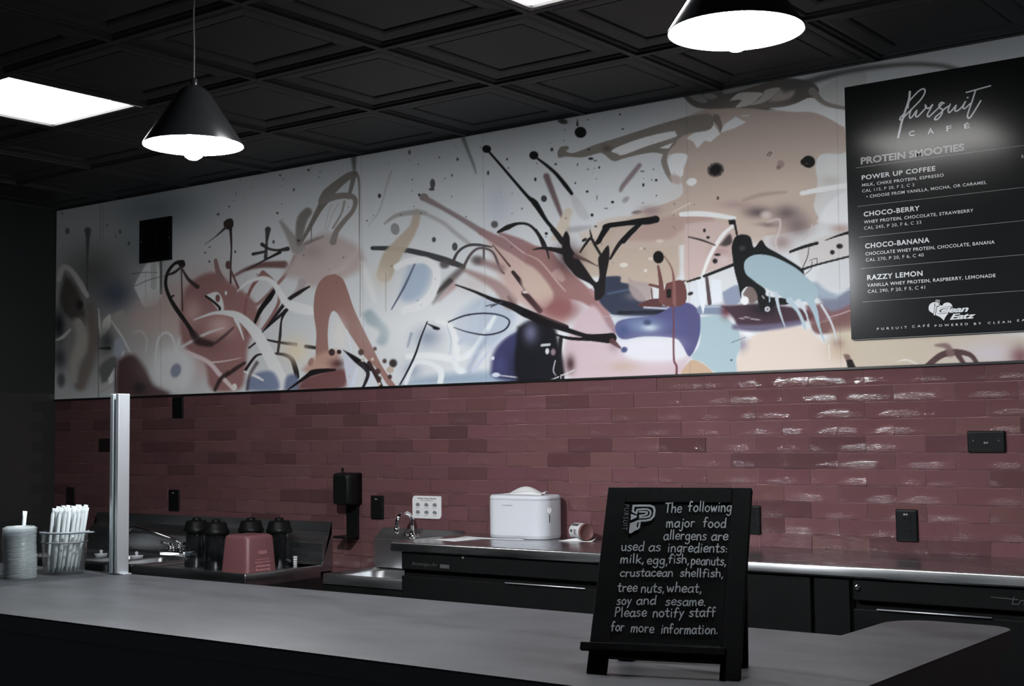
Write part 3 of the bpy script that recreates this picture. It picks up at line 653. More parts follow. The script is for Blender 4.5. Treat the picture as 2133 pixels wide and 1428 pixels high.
# ------------------------------------------------------------------ long three-bowl sink
LX0, LX1, LR, LY = -6.02, -4.308, EYE - 0.569, -0.515
t = thing('three_bowl_sink', 'long stainless steel three-bowl sink with drainboard in the shadowed left corner', 'sink', ((LX0 + LX1) / 2, -0.26, LR))
p = MB()
prof_s = [(-0.0085, EYE - 0.384), (-0.0075, EYE - 0.384), (-0.0075, EYE - 0.431), (-0.012, EYE - 0.434), (-0.061, EYE - 0.472), (-0.064, EYE - 0.477), (-0.064, LR + 0.012), (-0.074, LR - 0.004), (-0.074, LR - 0.03), (-0.0085, LR - 0.03)]
p.loft([[(x, y, z) for y, z in prof_s] for x in (LX0, LX1)], True, True, False); p.build('splashback', M['steel_sink'], t, 0.0025, 3)
# drainboard with raised rolled rim
DX0 = -5.06
p = MB()
rings = [[(x, y, LR + z) for x, y in rrect(DX0 + (d if d > 0.012 else 0), LX1 - d, LY + d, -0.0745, 0.004)] for d, z in ((0, -0.060), (0, -0.010), (0.001, -0.004), (0.004, -0.0008), (0.0075, 0.0), (0.011, -0.0008), (0.014, -0.004), (0.017, -0.012), (0.022, -0.016), (0.03, -0.016))]
p.loft(rings, True, True, True); p.build('drainboard', M['steel_sink'], t)
for k, (a, b_) in enumerate(((-5.985, -5.535), (-5.500, -5.300), (-5.265, -5.070))):
    p = MB()
    p.loft([[(x, y, LR + z) for x, y in rrect(a + d, b_ - d, LY + 0.03 + d, -0.190 - d, 0.035)] for d, z in ((0, 0.0), (0.004, -0.006), (0.012, -0.22), (0.04, -0.25))], False, True, True)
    p.build('bowl', M['steel_sink'], t)
p = MB()
for a0, a1, c0, c1 in ((LX0, DX0, LY, LY + 0.03), (LX0, DX0, -0.190, -0.0752), (LX0, -5.985, LY + 0.03, -0.190), (-5.535, -5.500, LY + 0.03, -0.190), (-5.300, -5.265, LY + 0.03, -0.190), (-5.070, DX0, LY + 0.03, -0.190)):
    p.box(a0, a1, c0, c1, LR - 0.010, LR)
p.build('deck', M['steel_sink'], t, 0.002)
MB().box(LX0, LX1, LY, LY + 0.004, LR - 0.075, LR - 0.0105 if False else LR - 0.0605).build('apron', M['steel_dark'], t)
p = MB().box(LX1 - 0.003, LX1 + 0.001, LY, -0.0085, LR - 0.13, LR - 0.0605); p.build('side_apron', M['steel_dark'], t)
for x in (LX0 + 0.06, -5.28, LX1 - 0.06):
    for y in (LY + 0.06, -0.12): MB().tube([(x, y, 0.0), (x, y, LR - 0.058)], 0.019, 12).build('leg', M['steel_sink'], t)
# wall tap of the sink, with swing spout
fx, fy, fz = -5.215, -0.120, LR + 0.0008
f = MB().box(fx - 0.085, fx + 0.085, -0.175, -0.080, fz, fz + 0.030).build('tap', M['chrome'], t, 0.008, 3)
for s_ in (-1, 1):
    MB().lathe([(0, 0.0305), (0.020, 0.0305), (0.020, 0.045), (0.011, 0.050), (0.011, 0.060), (0, 0.062)], (fx + s_ * 0.060, -0.125, fz), 16).build('valve', M['chrome'], f)
    MB().tube([(fx + s_ * 0.060, -0.125, fz + 0.055), (fx + s_ * 0.088, -0.165, fz + 0.066)], [0.006, 0.0085], 10).build('lever', M['chrome'], f)
MB().tube([(fx, -0.125, fz + 0.030), (fx, -0.125, fz + 0.062), (fx - 0.012, -0.135, fz + 0.076), (fx - 0.10, -0.19, fz + 0.112), (fx - 0.19, -0.245, fz + 0.138), (fx - 0.205, -0.255, fz + 0.132), (fx - 0.207, -0.257, fz + 0.108)], 0.0095, 12).build('spout', M['chrome'], f)
for x, y, lab in ((-5.5175, -0.345, 'white sink stopper on the divider left of the silver post'), (-5.2825, -0.318, 'white sink stopper on the divider right of the silver post')):
    s = thing('sink_stopper', lab, 'sink stopper', (x, y, LR), 'white stoppers on the sink dividers')
    MB().lathe([(0, 0.0002), (0.026, 0.0002), (0.031, 0.014), (0.031, 0.018), (0, 0.0185)], (x, y, LR), 22).build('plug', M['white_plastic'], s)
    MB().lathe([(0.0085, 0.0186), (0.006, 0.024), (0.010, 0.031), (0.0, 0.037)], (x, y, LR), 14).build('knob', M['white_plastic'], s)
# clear jars drying upside down
DZ = LR - 0.0155
JARS = [(-4.875, -0.300, 0, 'clear jar with black base drying upside down, furthest left on the drainboard'),
        (-4.690, -0.345, 12, 'clear jar with black base drying upside down, close against the red tub'),
        (-4.640, -0.185, 30, 'clear jar with black base drying upside down behind the red tub'),
        (-4.510, -0.135, 52, 'clear jar with black base drying upside down, furthest right past the red tub')]
for x, y, rz, lab in JARS:
    j = thing('blender_jar', lab, 'jar', (x, y, DZ), 'clear jars drying on the drainboard')
    MB().lathe([(0.052, 0.0003), (0.054, 0.004), (0.053, 0.06), (0.047, 0.150), (0.046, 0.153), (0.044, 0.150), (0.050, 0.06), (0.051, 0.004), (0.050, 0.0003)], (x, y, DZ), 28).build('jar_body', M['clear_jar'], j)
    MB().lathe([(0, 0.1535), (0.056, 0.1535), (0.060, 0.166), (0.054, 0.174), (0.047, 0.200), (0.042, 0.207), (0.0, 0.209)], (x, y, DZ), 28).build('jar_base', M['black_plastic'], j)
    MB().lathe([(0.020, 0.2093), (0.019, 0.219), (0.014, 0.2205), (0, 0.2205)], (x, y, DZ), 18).build('drive_socket', M['black_plastic'], j)
    j.rotation_euler = (0, 0, math.radians(rz))
# red tub upside down
bx, by = -4.413, -0.400
RZ = math.radians(0)
t = thing('tub', 'dusty red plastic tub upside down on the drainboard', 'tub', (bx, by, DZ))
p = MB()
rings = []
for s_, z, r in ((0.084, 0.0003, 0.016), (0.0865, 0.004, 0.018), (0.0855, 0.010, 0.018), (0.0780, 0.150, 0.024), (0.0755, 0.161, 0.026), (0.067, 0.168, 0.028)):
    rings.append([(x, y, DZ + z) for x, y in rrect(bx - s_, bx + s_, by - s_, by + s_, r, 5)])
p.loft(rings, True, True, True); p.build('tub_body', M['red_plastic'], t)
def tub_frame(u, v, w):                       # right-hand side of the tub, leaning in as it rises
    s_ = 0.0857 - (v - 0.010) * 0.0536 + w; return (bx + s_, by + u, DZ + v)
b = MB()
for body, zc, hw, cap in (('Sanitizing', 0.026, 0.045, 0.009), ('Sanitizer', 0.042, 0.045, 0.010), ('SOLUTION', 0.057, 0.047, 0.006), ('SOLUCION', 0.068, 0.042, 0.004), ('ONLY', 0.092, 0.02, 0.004), ('RED', 0.102, 0.026, 0.013)):
    put_text(b, body, (-hw, -zc), 2 * hw, cap, lambda u, v, w: tub_frame(-u * 0.9 + 0.002, -v + 0.0, w), 0.01)
b.build('lettering', M['red_print'], t)
# little white test-strip tube
x, y = -4.345, -0.195
t = thing('test_tube', 'tiny white tube standing at the right end of the drainboard', 'tube', (x, y, DZ))
MB().lathe([(0, 0.0003), (0.0085, 0.0003), (0.0085, 0.052), (0, 0.052)], (x, y, DZ), 16).build('tube_body', M['paper'], t)
MB().lathe([(0, 0.0521), (0.0095, 0.0521), (0.0095, 0.062), (0, 0.062)], (x, y, DZ), 16).build('cap', M['white_plastic'], t)
p = MB()
for k in range(4): p.lathe([(0.00865, 0.014 + k * 0.009), (0.00865, 0.018 + k * 0.009)], (x, y, DZ), 16)
p.build('print_bands', M['ink_mid'], t)
# ------------------------------------------------------------------ handwriting: one-line letters, unit = x-height 1
GLYPH = {
 'a': (0.95, [[(0.85, 0.85), (0.45, 1.0), (0.08, 0.6), (0.15, 0.12), (0.45, 0.0), (0.8, 0.35), (0.86, 0.98)], [(0.86, 0.95), (0.86, 0.3), (0.98, 0.0)]]),
 'c': (0.85, [[(0.85, 0.85), (0.5, 1.0), (0.1, 0.7), (0.08, 0.3), (0.4, 0.0), (0.85, 0.15)]]),
 'd': (0.95, [[(0.85, 0.8), (0.45, 0.98), (0.08, 0.55), (0.2, 0.06), (0.5, 0.02), (0.85, 0.4)], [(0.88, 1.75), (0.86, 0.8), (0.9, 0.0)]]),
 'e': (0.85, [[(0.1, 0.5), (0.8, 0.55), (0.75, 0.9), (0.45, 1.02), (0.12, 0.7), (0.12, 0.25), (0.42, 0.0), (0.85, 0.15)]]),
 'f': (0.75, [[(0.75, 1.6), (0.5, 1.75), (0.3, 1.45), (0.28, 0.8), (0.26, 0.0)], [(0.0, 0.9), (0.65, 0.95)]]),
 'g': (0.95, [[(0.82, 0.8), (0.45, 1.0), (0.08, 0.6), (0.25, 0.1), (0.55, 0.12), (0.84, 0.55)], [(0.86, 1.0), (0.84, 0.2), (0.8, -0.45), (0.45, -0.7), (0.1, -0.5)]]),
 'h': (0.9, [[(0.1, 1.75), (0.1, 0.0)], [(0.1, 0.55), (0.35, 0.95), (0.7, 0.9), (0.8, 0.5), (0.82, 0.0)]]),
 'i': (0.35, [[(0.17, 0.95), (0.17, 0.0)], [(0.17, 1.4), (0.18, 1.46)]]),
 'j': (0.5, [[(0.35, 0.95), (0.35, -0.3), (0.15, -0.65), (-0.1, -0.5)], [(0.35, 1.4), (0.36, 1.46)]]),
 'k': (0.85, [[(0.1, 1.7), (0.1, 0.0)], [(0.75, 0.95), (0.12, 0.4)], [(0.3, 0.55), (0.8, 0.0)]]),
 'l': (0.35, [[(0.17, 1.75), (0.17, 0.0)]]),
 'm': (1.3, [[(0.1, 0.95), (0.1, 0.0)], [(0.1, 0.6), (0.3, 0.98), (0.55, 0.9), (0.62, 0.0)], [(0.62, 0.6), (0.85, 0.98), (1.1, 0.9), (1.2, 0.0)]]),
 'n': (0.9, [[(0.1, 0.95), (0.1, 0.0)], [(0.1, 0.6), (0.35, 0.98), (0.7, 0.9), (0.8, 0.5), (0.82, 0.0)]]),
 'o': (0.95, [[(0.5, 1.0), (0.12, 0.72), (0.12, 0.25), (0.5, 0.0), (0.85, 0.28), (0.85, 0.75), (0.5, 1.0), (0.4, 0.98)]]),
 'p': (0.9, [[(0.1, 0.95), (0.1, -0.7)], [(0.1, 0.7), (0.4, 1.0), (0.8, 0.75), (0.78, 0.25), (0.45, 0.0), (0.1, 0.2)]]),
 'r': (0.7, [[(0.12, 0.95), (0.12, 0.0)], [(0.12, 0.55), (0.35, 0.92), (0.7, 0.88)]]),
 's': (0.75, [[(0.7, 0.88), (0.4, 1.0), (0.12, 0.78), (0.35, 0.55), (0.68, 0.35), (0.55, 0.05), (0.25, 0.0), (0.05, 0.12)]]),
 't': (0.7, [[(0.32, 1.5), (0.3, 0.3), (0.42, 0.0), (0.68, 0.08)], [(0.0, 1.0), (0.66, 1.02)]]),
 'u': (0.9, [[(0.1, 0.95), (0.12, 0.25), (0.4, 0.0), (0.75, 0.25)], [(0.8, 0.95), (0.82, 0.0)]]),
 'w': (1.2, [[(0.05, 0.95), (0.3, 0.02), (0.6, 0.75), (0.88, 0.02), (1.15, 0.95)]]),
 'y': (0.85, [[(0.08, 0.95), (0.4, 0.15)], [(0.8, 0.98), (0.45, 0.1), (0.15, -0.65)]]),
 'T': (1.0, [[(0.0, 1.6), (1.0, 1.65)], [(0.5, 1.6), (0.48, 0.0)]]),
 'P': (0.95, [[(0.15, 1.65), (0.12, 0.0)], [(0.1, 1.6), (0.6, 1.68), (0.85, 1.3), (0.6, 0.85), (0.15, 0.75)]]),
 ',': (0.3, [[(0.18, 0.05), (0.05, -0.32)]]), '.': (0.3, [[(0.12, 0.03), (0.16, 0.06)]]), ':': (0.3, [[(0.12, 0.08), (0.15, 0.1)], [(0.12, 0.62), (0.15, 0.64)]]),
}
def handwrite(mb, word, p0, p1, xh, frame, width, rnd):
    adv = sum(GLYPH[c][0] + 0.22 for c in word) - 0.22
    dx, dy = (p1[0] - p0[0]) / adv, (p1[1] - p0[1]) / adv; x = 0.0
    for c in word:
        w, strokes = GLYPH[c]; jy = rnd.uniform(-0.07, 0.07); sh = rnd.uniform(-0.05, 0.05)
        for st in strokes:
            pts = [(p0[0] + (x + a + sh * b) * dx, p0[1] + (x + a) * dy + (b + jy) * xh) for a, b in smooth_path(st, 4)]
            ribbon(mb, pts, width * rnd.uniform(0.88, 1.1), frame, 0.0004)
        x += w + 0.22

# ------------------------------------------------------------------ chalkboard A-frame sign on the counter
SGX, SGY, SGA = -1.3045, -2.4275, 0.3044
SW, SLEAN, SRISE = 0.2600, 0.1568, 0.3073
sign = thing('chalkboard_sign', 'black A-frame chalkboard with a handwritten allergen notice standing on the counter', 'sign', (SGX, SGY, TOP))
SLEN = math.hypot(SLEAN, SRISE); sv, su = SRISE / SLEN, SLEAN / SLEN
def sign_frame(u, s, w=0.0):        # u along the foot line, s up the leaning face, w out of the face (towards the room)
    return (SGX + u, SGY + s * su - w * sv, TOP + s * sv + w * su)
def slab(mb, u0, u1, s0, s1, w0, w1):
    v = [sign_frame(u, s, w) for w in (w0, w1) for s in (s0, s1) for u in (u0, u1)]
    mb.add(v, [(0, 2, 3, 1), (4, 5, 7, 6), (0, 1, 5, 4), (2, 6, 7, 3), (0, 4, 6, 2), (1, 3, 7, 5)])
TH = 0.014
foot = TH * su / sv
for u0 in (0.0, SW - 0.0335):
    b = MB()
    v = [sign_frame(u, s, w) for w, s0 in ((-TH, TH * su / sv), (0.0, 0.0)) for s, u in ((s0, u0), (s0, u0 + 0.0335), (SLEN, u0), (SLEN, u0 + 0.0335))]
    b.add(v, [(0, 2, 3, 1), (4, 5, 7, 6), (0, 1, 5, 4), (2, 6, 7, 3), (0, 4, 6, 2), (1, 3, 7, 5)])
    b.build('front_leg', M['chalk_board'], sign, 0.0015)
b = MB(); slab(b, 0.0338, SW - 0.0338, 0.031, 0.058, -TH, 0.0); b.build('bottom_rail', M['chalk_board'], sign, 0.0012)
b = MB(); slab(b, 0.0338, SW - 0.0338, SLEN - 0.030, SLEN, -TH, 0.0); b.build('top_rail', M['chalk_board'], sign, 0.0012)
b = MB(); slab(b, 0.0338, SW - 0.0338, 0.0582, SLEN - 0.0302, -TH + 0.003, -0.0008); panel = b.build('writing_panel', M['chalk_board'], sign)
b = MB(); slab(b, -0.013, 0.236, 0.039, 0.052, 0.0003, 0.011); b.build('chalk_ledge', M['chalk_board'], sign, 0.001)
# rear frame
HY, HZ = SGY + SLEAN + 0.012, TOP + SRISE - 0.006
FY, FZ = SGY + 0.150, TOP
def rear(u, k, d): return (SGX + u, HY + (FY - HY) * k + d, HZ + (FZ - HZ) * k)
for u0 in (0.016, SW - 0.040):
    b = MB(); b.add([rear(u, k, d) for d in (-0.006, 0.006) for k in (0, 1) for u in (u0, u0 + 0.028)], [(0, 2, 3, 1), (4, 5, 7, 6), (0, 1, 5, 4), (2, 6, 7, 3), (0, 4, 6, 2), (1, 3, 7, 5)])
    b.build('rear_leg', M['chalk_board'], sign, 0.001)
b = MB(); b.add([rear(u, k, d) for d in (-0.006, 0.006) for k in (0.88, 0.955) for u in (0.0445, SW - 0.0405)], [(0, 2, 3, 1), (4, 5, 7, 6), (0, 1, 5, 4), (2, 6, 7, 3), (0, 4, 6, 2), (1, 3, 7, 5)])
b.build('rear_rail', M['chalk_board'], sign, 0.001)
rndc = random.Random(11)
WORDS = [
    [('The', (0.1097, 0.2959), (0.1387, 0.2959), 0.0110), ('following', (0.1514, 0.2989), (0.2273, 0.2985), 0.0109)],
    [('major', (0.1144, 0.2681), (0.1645, 0.2691), 0.0103), ('food', (0.1797, 0.2691), (0.2193, 0.2691), 0.0102)],
    [('allergens', (0.1117, 0.2445), (0.1868, 0.2450), 0.0102), ('are', (0.1960, 0.2452), (0.2243, 0.2451), 0.0101)],
    [('used', (0.0378, 0.2225), (0.0778, 0.2233), 0.0102), ('as', (0.0868, 0.2224), (0.1083, 0.2228), 0.0101), ('ingredients:', (0.1210, 0.2219), (0.2253, 0.2230), 0.0101)],
    [('milk,', (0.0384, 0.1997), (0.0808, 0.2007), 0.0095), ('egg,', (0.0864, 0.1988), (0.1231, 0.1986), 0.0095), ('fish,', (0.1242, 0.2011), (0.1607, 0.2011), 0.0094), ('peanuts,', (0.1640, 0.1996), (0.2247, 0.1999), 0.0094)],
    [('crustacean', (0.0408, 0.1749), (0.1338, 0.1766), 0.0089), ('shellfish,', (0.1469, 0.1769), (0.2211, 0.1781), 0.0087)],
    [('tree', (0.0393, 0.1467), (0.0736, 0.1472), 0.0099), ('nuts,', (0.0809, 0.1469), (0.1218, 0.1481), 0.0098), ('wheat,', (0.1262, 0.1491), (0.1864, 0.1501), 0.0098)],
    [('soy', (0.0405, 0.1238), (0.0658, 0.1247), 0.0092), ('and', (0.0751, 0.1250), (0.1086, 0.1256), 0.0092), ('sesame.', (0.1260, 0.1251), (0.1952, 0.1269), 0.0091)],
    [('Please', (0.0388, 0.1021), (0.0944, 0.1036), 0.0097), ('notify', (0.1058, 0.1035), (0.1590, 0.1055), 0.0096), ('staff', (0.1684, 0.1066), (0.2132, 0.1077), 0.0095)],
    [('for', (0.0355, 0.0768), (0.0575, 0.0771), 0.0096), ('more', (0.0701, 0.0755), (0.1102, 0.0761), 0.0095), ('information.', (0.1227, 0.0755), (0.2191, 0.0785), 0.0094)],
]
LOGO_STROKES = [([(0.0511, 0.2972), (0.0514, 0.3082), (0.0660, 0.3088), (0.0812, 0.3087), (0.0882, 0.3059), (0.0907, 0.2994), (0.0901, 0.2890), (0.0852, 0.2822), (0.0759, 0.2800), (0.0643, 0.2794), (0.0576, 0.2764)], 0.0040), ([(0.0514, 0.2969), (0.0581, 0.2939), (0.0589, 0.3007), (0.0679, 0.3018), (0.0772, 0.3018), (0.0827, 0.2990), (0.0841, 0.2938), (0.0821, 0.2880), (0.0758, 0.2863), (0.0654, 0.2857), (0.0650, 0.2896), (0.0731, 0.2906), (0.0775, 0.2928), (0.0771, 0.2962), (0.0725, 0.2967), (0.0634, 0.2966)], 0.0034), ([(0.0661, 0.2783), (0.0655, 0.2667), (0.0624, 0.2636)], 0.0036)]
LOGO_FILLS = [[(0.0482, 0.2925), (0.0598, 0.2890), (0.0590, 0.2856), (0.0489, 0.2805)], [(0.0483, 0.2747), (0.0608, 0.2792), (0.0618, 0.2776), (0.0608, 0.2679), (0.0668, 0.2658), (0.0581, 0.2599), (0.0522, 0.2553), (0.0488, 0.2555), (0.0481, 0.2579)]]
VW0 = (0.0343, 0.3110); VW1 = (0.0355, 0.2617); VW_LEN = 0.0493
VW_N = (0.9967, -0.0812); VW_CAP = 0.0096
for k, line in enumerate(WORDS):
    b = MB()
    for wd, p0, p1, xh in line: handwrite(b, wd, p0, p1, xh, sign_frame, 0.0021, rndc)
    b.build('chalk_line', M['chalk'], sign)
b = MB()
for pts, w_ in LOGO_STROKES: ribbon(b, pts, w_, sign_frame, 0.0005)
for poly in LOGO_FILLS: b.add([sign_frame(u, s, 0.00045) for u, s in poly], [tuple(range(len(poly)))])
b.build('chalk_logo', M['chalk'], sign)
b = MB()
put_text(b, 'PURSUIT', (0, 0), VW_LEN, VW_CAP, lambda u, v, w: sign_frame(VW0[0] + (VW1[0] - VW0[0]) * u / VW_LEN + v * VW_N[0], VW0[1] + (VW1[1] - VW0[1]) * u / VW_LEN + v * VW_N[1], w), 0.0, 1.25, 0.0, 0.0005)
b.build('chalk_word', M['chalk_dim'], sign)
sign.rotation_euler = (0, 0, SGA)

# ------------------------------------------------------------------ on the steel worktop
dx, dy = -3.170, -0.092
t = thing('wipe_dispenser', 'white rounded tissue dispenser box with a sheet pulled out of its top', 'dispenser', (dx, dy, TOP))
A, B, R_ = 0.142, 0.078, 0.055; K = 1.40
p = MB()
p.loft([[(x, y, TOP + K * z) for x, y in rrect(dx - A + d, dx + A - d, dy - B + d, dy + B - d, max(R_ - d, 0.01), 8)] for d, z in ((0.007, 0.0004), (0.002, 0.0025), (0.0, 0.010), (0.0, 0.106))], True, False, True)
p.build('box', M['white_plastic'], t)
p = MB()
p.loft([[(x, y, TOP + K * z) for x, y in rrect(dx - A + d, dx + A - d, dy - B + d, dy + B - d, max(R_ - d, 0.01), 8)] for d, z in ((0.0008, 0.106), (0.0008, 0.1075), (0.0, 0.1078), (0.0003, 0.113), (0.003, 0.1175), (0.010, 0.120))], False, True, True)
p.build('lid', M['white_plastic'], t)
p = MB(); p.prism(rrect(dx - A - 0.0004, dx + A + 0.0004, dy - B - 0.0004, dy + B + 0.0004, R_, 8), TOP + K * 0.0085, TOP + K * 0.0090); p.build('base_seam', M['seam_grey'], t)
b = MB(); put_text(b, 'Cats Seatern', (dx - 0.052, TOP + K * 0.091), 0.050, 0.0046, wall_frame(dy - B), 0.0, 1.0, 0.0, 0.0005); b.build('lettering', M['ink'], t)
# button and slot sit on the rounded right-hand corner
ca = math.radians(-12); ccx, ccy = dx + A - R_, dy - B + R_
def corner(u, v, w): u, v = u * K, v * K; a = ca + u / R_; return (ccx + (R_ + w) * math.cos(a), ccy + (R_ + w) * math.sin(a), TOP + v)
b = MB(); b.add([corner(0.0085 * math.cos(k * math.pi / 10), 0.080 + 0.0085 * math.sin(k * math.pi / 10), 0.0006) for k in range(20)], [tuple(range(20))]); b.build('button', M['shade_white'], t)
b = MB()
for k in range(20):
    a0, a1 = k * math.pi / 10, (k + 1) * math.pi / 10
    b.add([corner(r * math.cos(a), 0.080 + r * math.sin(a), 0.0008) for a in (a0, a1) for r in (0.0085, 0.0092)], [(0, 1, 3, 2)])
b.build('button_ring', M['seam_grey'], t)
b = MB(); b.add([corner(u, v, 0.0007) for u, v in rrect(-0.0016, 0.0016, 0.046, 0.068, 0.0014, 4)], [tuple(range(20))]); b.build('level_slot', M['ink'], t)
# tissue sheet: a folded, arched sheet
p = MB(); g = []; nx = 18; ny = 6
for side in range(1):
    for i in range(nx + 1):
        for j in range(ny + 1):
            u, v = i / nx, j / ny
            x = dx - 0.092 + 0.196 * u; y = dy - 0.006 + 0.040 * (v - 0.5)
            z = 0.1208 + 0.017 * math.sin(math.pi * min(1, u * 1.10)) ** 0.7 * (0.55 + 0.45 * v) + 0.012 * max(0, u - 0.86) / 0.14 * (1 if v > 0.4 else 0.2)
            z -= 0.004 * math.sin(6 * u + 2 * v)
            g.append((x, y, TOP + K * max(z, 0.1206)))
p.add(g, [(i * (ny + 1) + j, (i + 1) * (ny + 1) + j, (i + 1) * (ny + 1) + j + 1, i * (ny + 1) + j + 1) for i in range(nx) for j in range(ny)], True)
# front fold hanging down to the lid
fr = [g[i * (ny + 1)] for i in range(nx + 1)]
v = []
for q in fr: v += [q, (q[0], q[1] - 0.012, TOP + K * 0.1206)]
p.add(v, [(2 * i, 2 * i + 1, 2 * i + 3, 2 * i + 2) for i in range(nx)], True)
o = p.build('tissue_sheet', M['paper'], t)
md = o.modifiers.new('thick', 'SOLIDIFY'); md.thickness = 0.0008; md.offset = 1

# small tin lying on its side
cx, cy, cr, cl = -2.915, -0.080, 0.0320, 0.080
t = thing('tin_can', 'small silver and pink tin can lying on its side beside the white dispenser', 'can', (cx, cy, TOP))
zc = TOP + cr + 0.0004
MB().lathe([(0, -cl / 2 + 0.001), (cr - 0.003, -cl / 2 + 0.001), (cr - 0.001, -cl / 2), (cr, -cl / 2 + 0.002), (cr, cl / 2 - 0.010)], (cx, cy, zc), 32, 'x').build('label_wrap', M['can_label'], t)
MB().lathe([(cr - 0.0002, cl / 2 - 0.010), (cr - 0.0002, cl / 2 - 0.002), (cr - 0.001, cl / 2), (cr - 0.003, cl / 2), (cr - 0.004, cl / 2 - 0.002), (0, cl / 2 - 0.002)], (cx, cy, zc), 32, 'x').build('can_end', M['can_end'], t)
def can_frame(u, a, w): return (cx + u, cy - (cr + w) * math.cos(a), zc + (cr + w) * math.sin(a))
b = MB()
for a0, a1, u0, u1 in ((0.75, 1.15, -0.034, 0.013), (-0.05, 0.28, -0.029, -0.013), (-0.35, 0.35, -0.002, 0.005), (-0.4, 0.3, 0.010, 0.014), (-0.9, -0.7, -0.032, 0.016)):
    for k in range(6):
        aa, ab = a0 + (a1 - a0) * k / 6, a0 + (a1 - a0) * (k + 1) / 6
        b.add([can_frame(u0, aa, 0.0003), can_frame(u1, aa, 0.0003), can_frame(u1, ab, 0.0003), can_frame(u0, ab, 0.0003)], [(0, 1, 2, 3)])
b.build('label_print', M['ink'], t)
t.rotation_euler = (0, 0, math.radians(-24))

# papers and a scrap
def sheet(name, label, cat, corners, z, curl=0.0, group=None, m_='paper'):
    c = Vector((sum(p[0] for p in corners) / 4, sum(p[1] for p in corners) / 4, z))
    n = 8; v = []
    P = [Vector((x, y, 0)) for x, y in corners]
    for i in range(n + 1):
        for j in range(n + 1):
            u, w = i / n, j / n; q = P[0] * (1 - u) * (1 - w) + P[1] * u * (1 - w) + P[2] * u * w + P[3] * (1 - u) * w
            v.append((q.x, q.y, z + curl * (abs(2 * u - 1) ** 3) * w))
    b = MB().add(v, [(i * (n + 1) + j, (i + 1) * (n + 1) + j, (i + 1) * (n + 1) + j + 1, i * (n + 1) + j + 1) for i in range(n) for j in range(n)], True)
    o = b.build(name, M[m_], None, 0, 2, c); tag(o, label, cat, group); md = o.modifiers.new('thick', 'SOLIDIFY'); md.thickness = 0.0005; md.offset = 1; return o
sheet('paper_sheet', 'white paper sheet lying flat in front of the white dispenser', 'paper', [(-3.40, -0.235), (-3.09, -0.205), (-3.12, -0.176), (-3.40, -0.178)], TOP + 0.0012, 0.003)
sheet('paper_sheet', 'white paper left at the end of the worktop by the hand sink', 'paper', [(-3.43, -0.34), (-3.30, -0.37), (-3.26, -0.24), (-3.37, -0.21)], TOP + 0.0005, 0.002)
o = sheet('paper_scrap', 'crumpled white paper scrap in front of the tin can', 'paper', [(-2.965, -0.165), (-2.83, -0.135), (-2.83, -0.105), (-2.90, -0.130)], TOP + 0.0006, 0.012)

# ------------------------------------------------------------------ left end of the counter, behind the glass
# drinking straws in a clear beaker
hx, hy = -3.567, -1.890
t = thing('straw_holder', 'clear plastic beaker with flared rim full of wrapped straws', 'holder', (hx, hy, TOP))
MB().lathe([(0, 0.0004), (0.058, 0.0004), (0.060, 0.003), (0.0665, 0.095), (0.069, 0.125), (0.0675, 0.125), (0.065, 0.095), (0.0585, 0.004), (0, 0.0035)], (hx, hy, TOP), 40).build('beaker', M['clear_cup'], t)
MB().lathe([(0.0692, 0.121), (0.0725, 0.123), (0.0725, 0.1265), (0.0692, 0.1275)], (hx, hy, TOP), 40).build('rim', M['seam_grey'], t)
MB().lathe([(0.0670, 0.0935), (0.0690, 0.0945), (0.0690, 0.0965), (0.0672, 0.0975)], (hx, hy, TOP), 40).build('band', M['ink_mid'], t)
b = MB(); a0 = math.radians(20)
b.prism([(hx + 0.071 * math.cos(a0 - 0.3), hy + 0.071 * math.sin(a0 - 0.3)), (hx + 0.100 * math.cos(a0 - 0.1), hy + 0.100 * math.sin(a0 - 0.1)), (hx + 0.100 * math.cos(a0 + 0.1), hy + 0.100 * math.sin(a0 + 0.1)), (hx + 0.071 * math.cos(a0 + 0.3), hy + 0.071 * math.sin(a0 + 0.3))], TOP + 0.1228, TOP + 0.1262)
b.build('rim_tab', M['seam_grey'], t, 0.001)

# one wrapped straw along +z, copied into place
L = 0.190
def straw_mesh():
    b = MB(); rings = []
    for z, fx_, fy_ in ((0.0, 1.18, 0.12), (0.010, 1.15, 0.25), (0.018, 1.03, 0.9), (0.06, 1.0, 1.0), (0.13, 1.0, 1.0), (L - 0.018, 1.03, 0.9), (L - 0.010, 1.2, 0.3), (L, 1.3, 0.12)):
        rings.append([(0.0060 * fx_ * math.cos(2 * math.pi * k / 9), 0.0060 * fy_ * math.sin(2 * math.pi * k / 9), z) for k in range(9)])
    b.loft(rings, True, True, True); return b
first = straw_mesh().build('drinking_straw', M['straw_paper'])
tag(first, 'white paper-wrapped straw standing among the others in the clear beaker', 'straw', 'wrapped straws in the clear beaker')
rs = random.Random(5)
AXR = Vector((math.cos(YAW), math.sin(YAW), 0)); AXD = Vector((-math.sin(YAW), math.cos(YAW), 0))
def place_straw(o, base, tip, spin):
    d = (tip - base).normalized(); q = d.to_track_quat('Z', 'Y')
    o.rotation_mode = 'QUATERNION'; o.rotation_quaternion = q @ Matrix.Rotation(spin, 3, 'Z').to_quaternion(); o.location = base
n_placed = 0; P_ = 0.0140
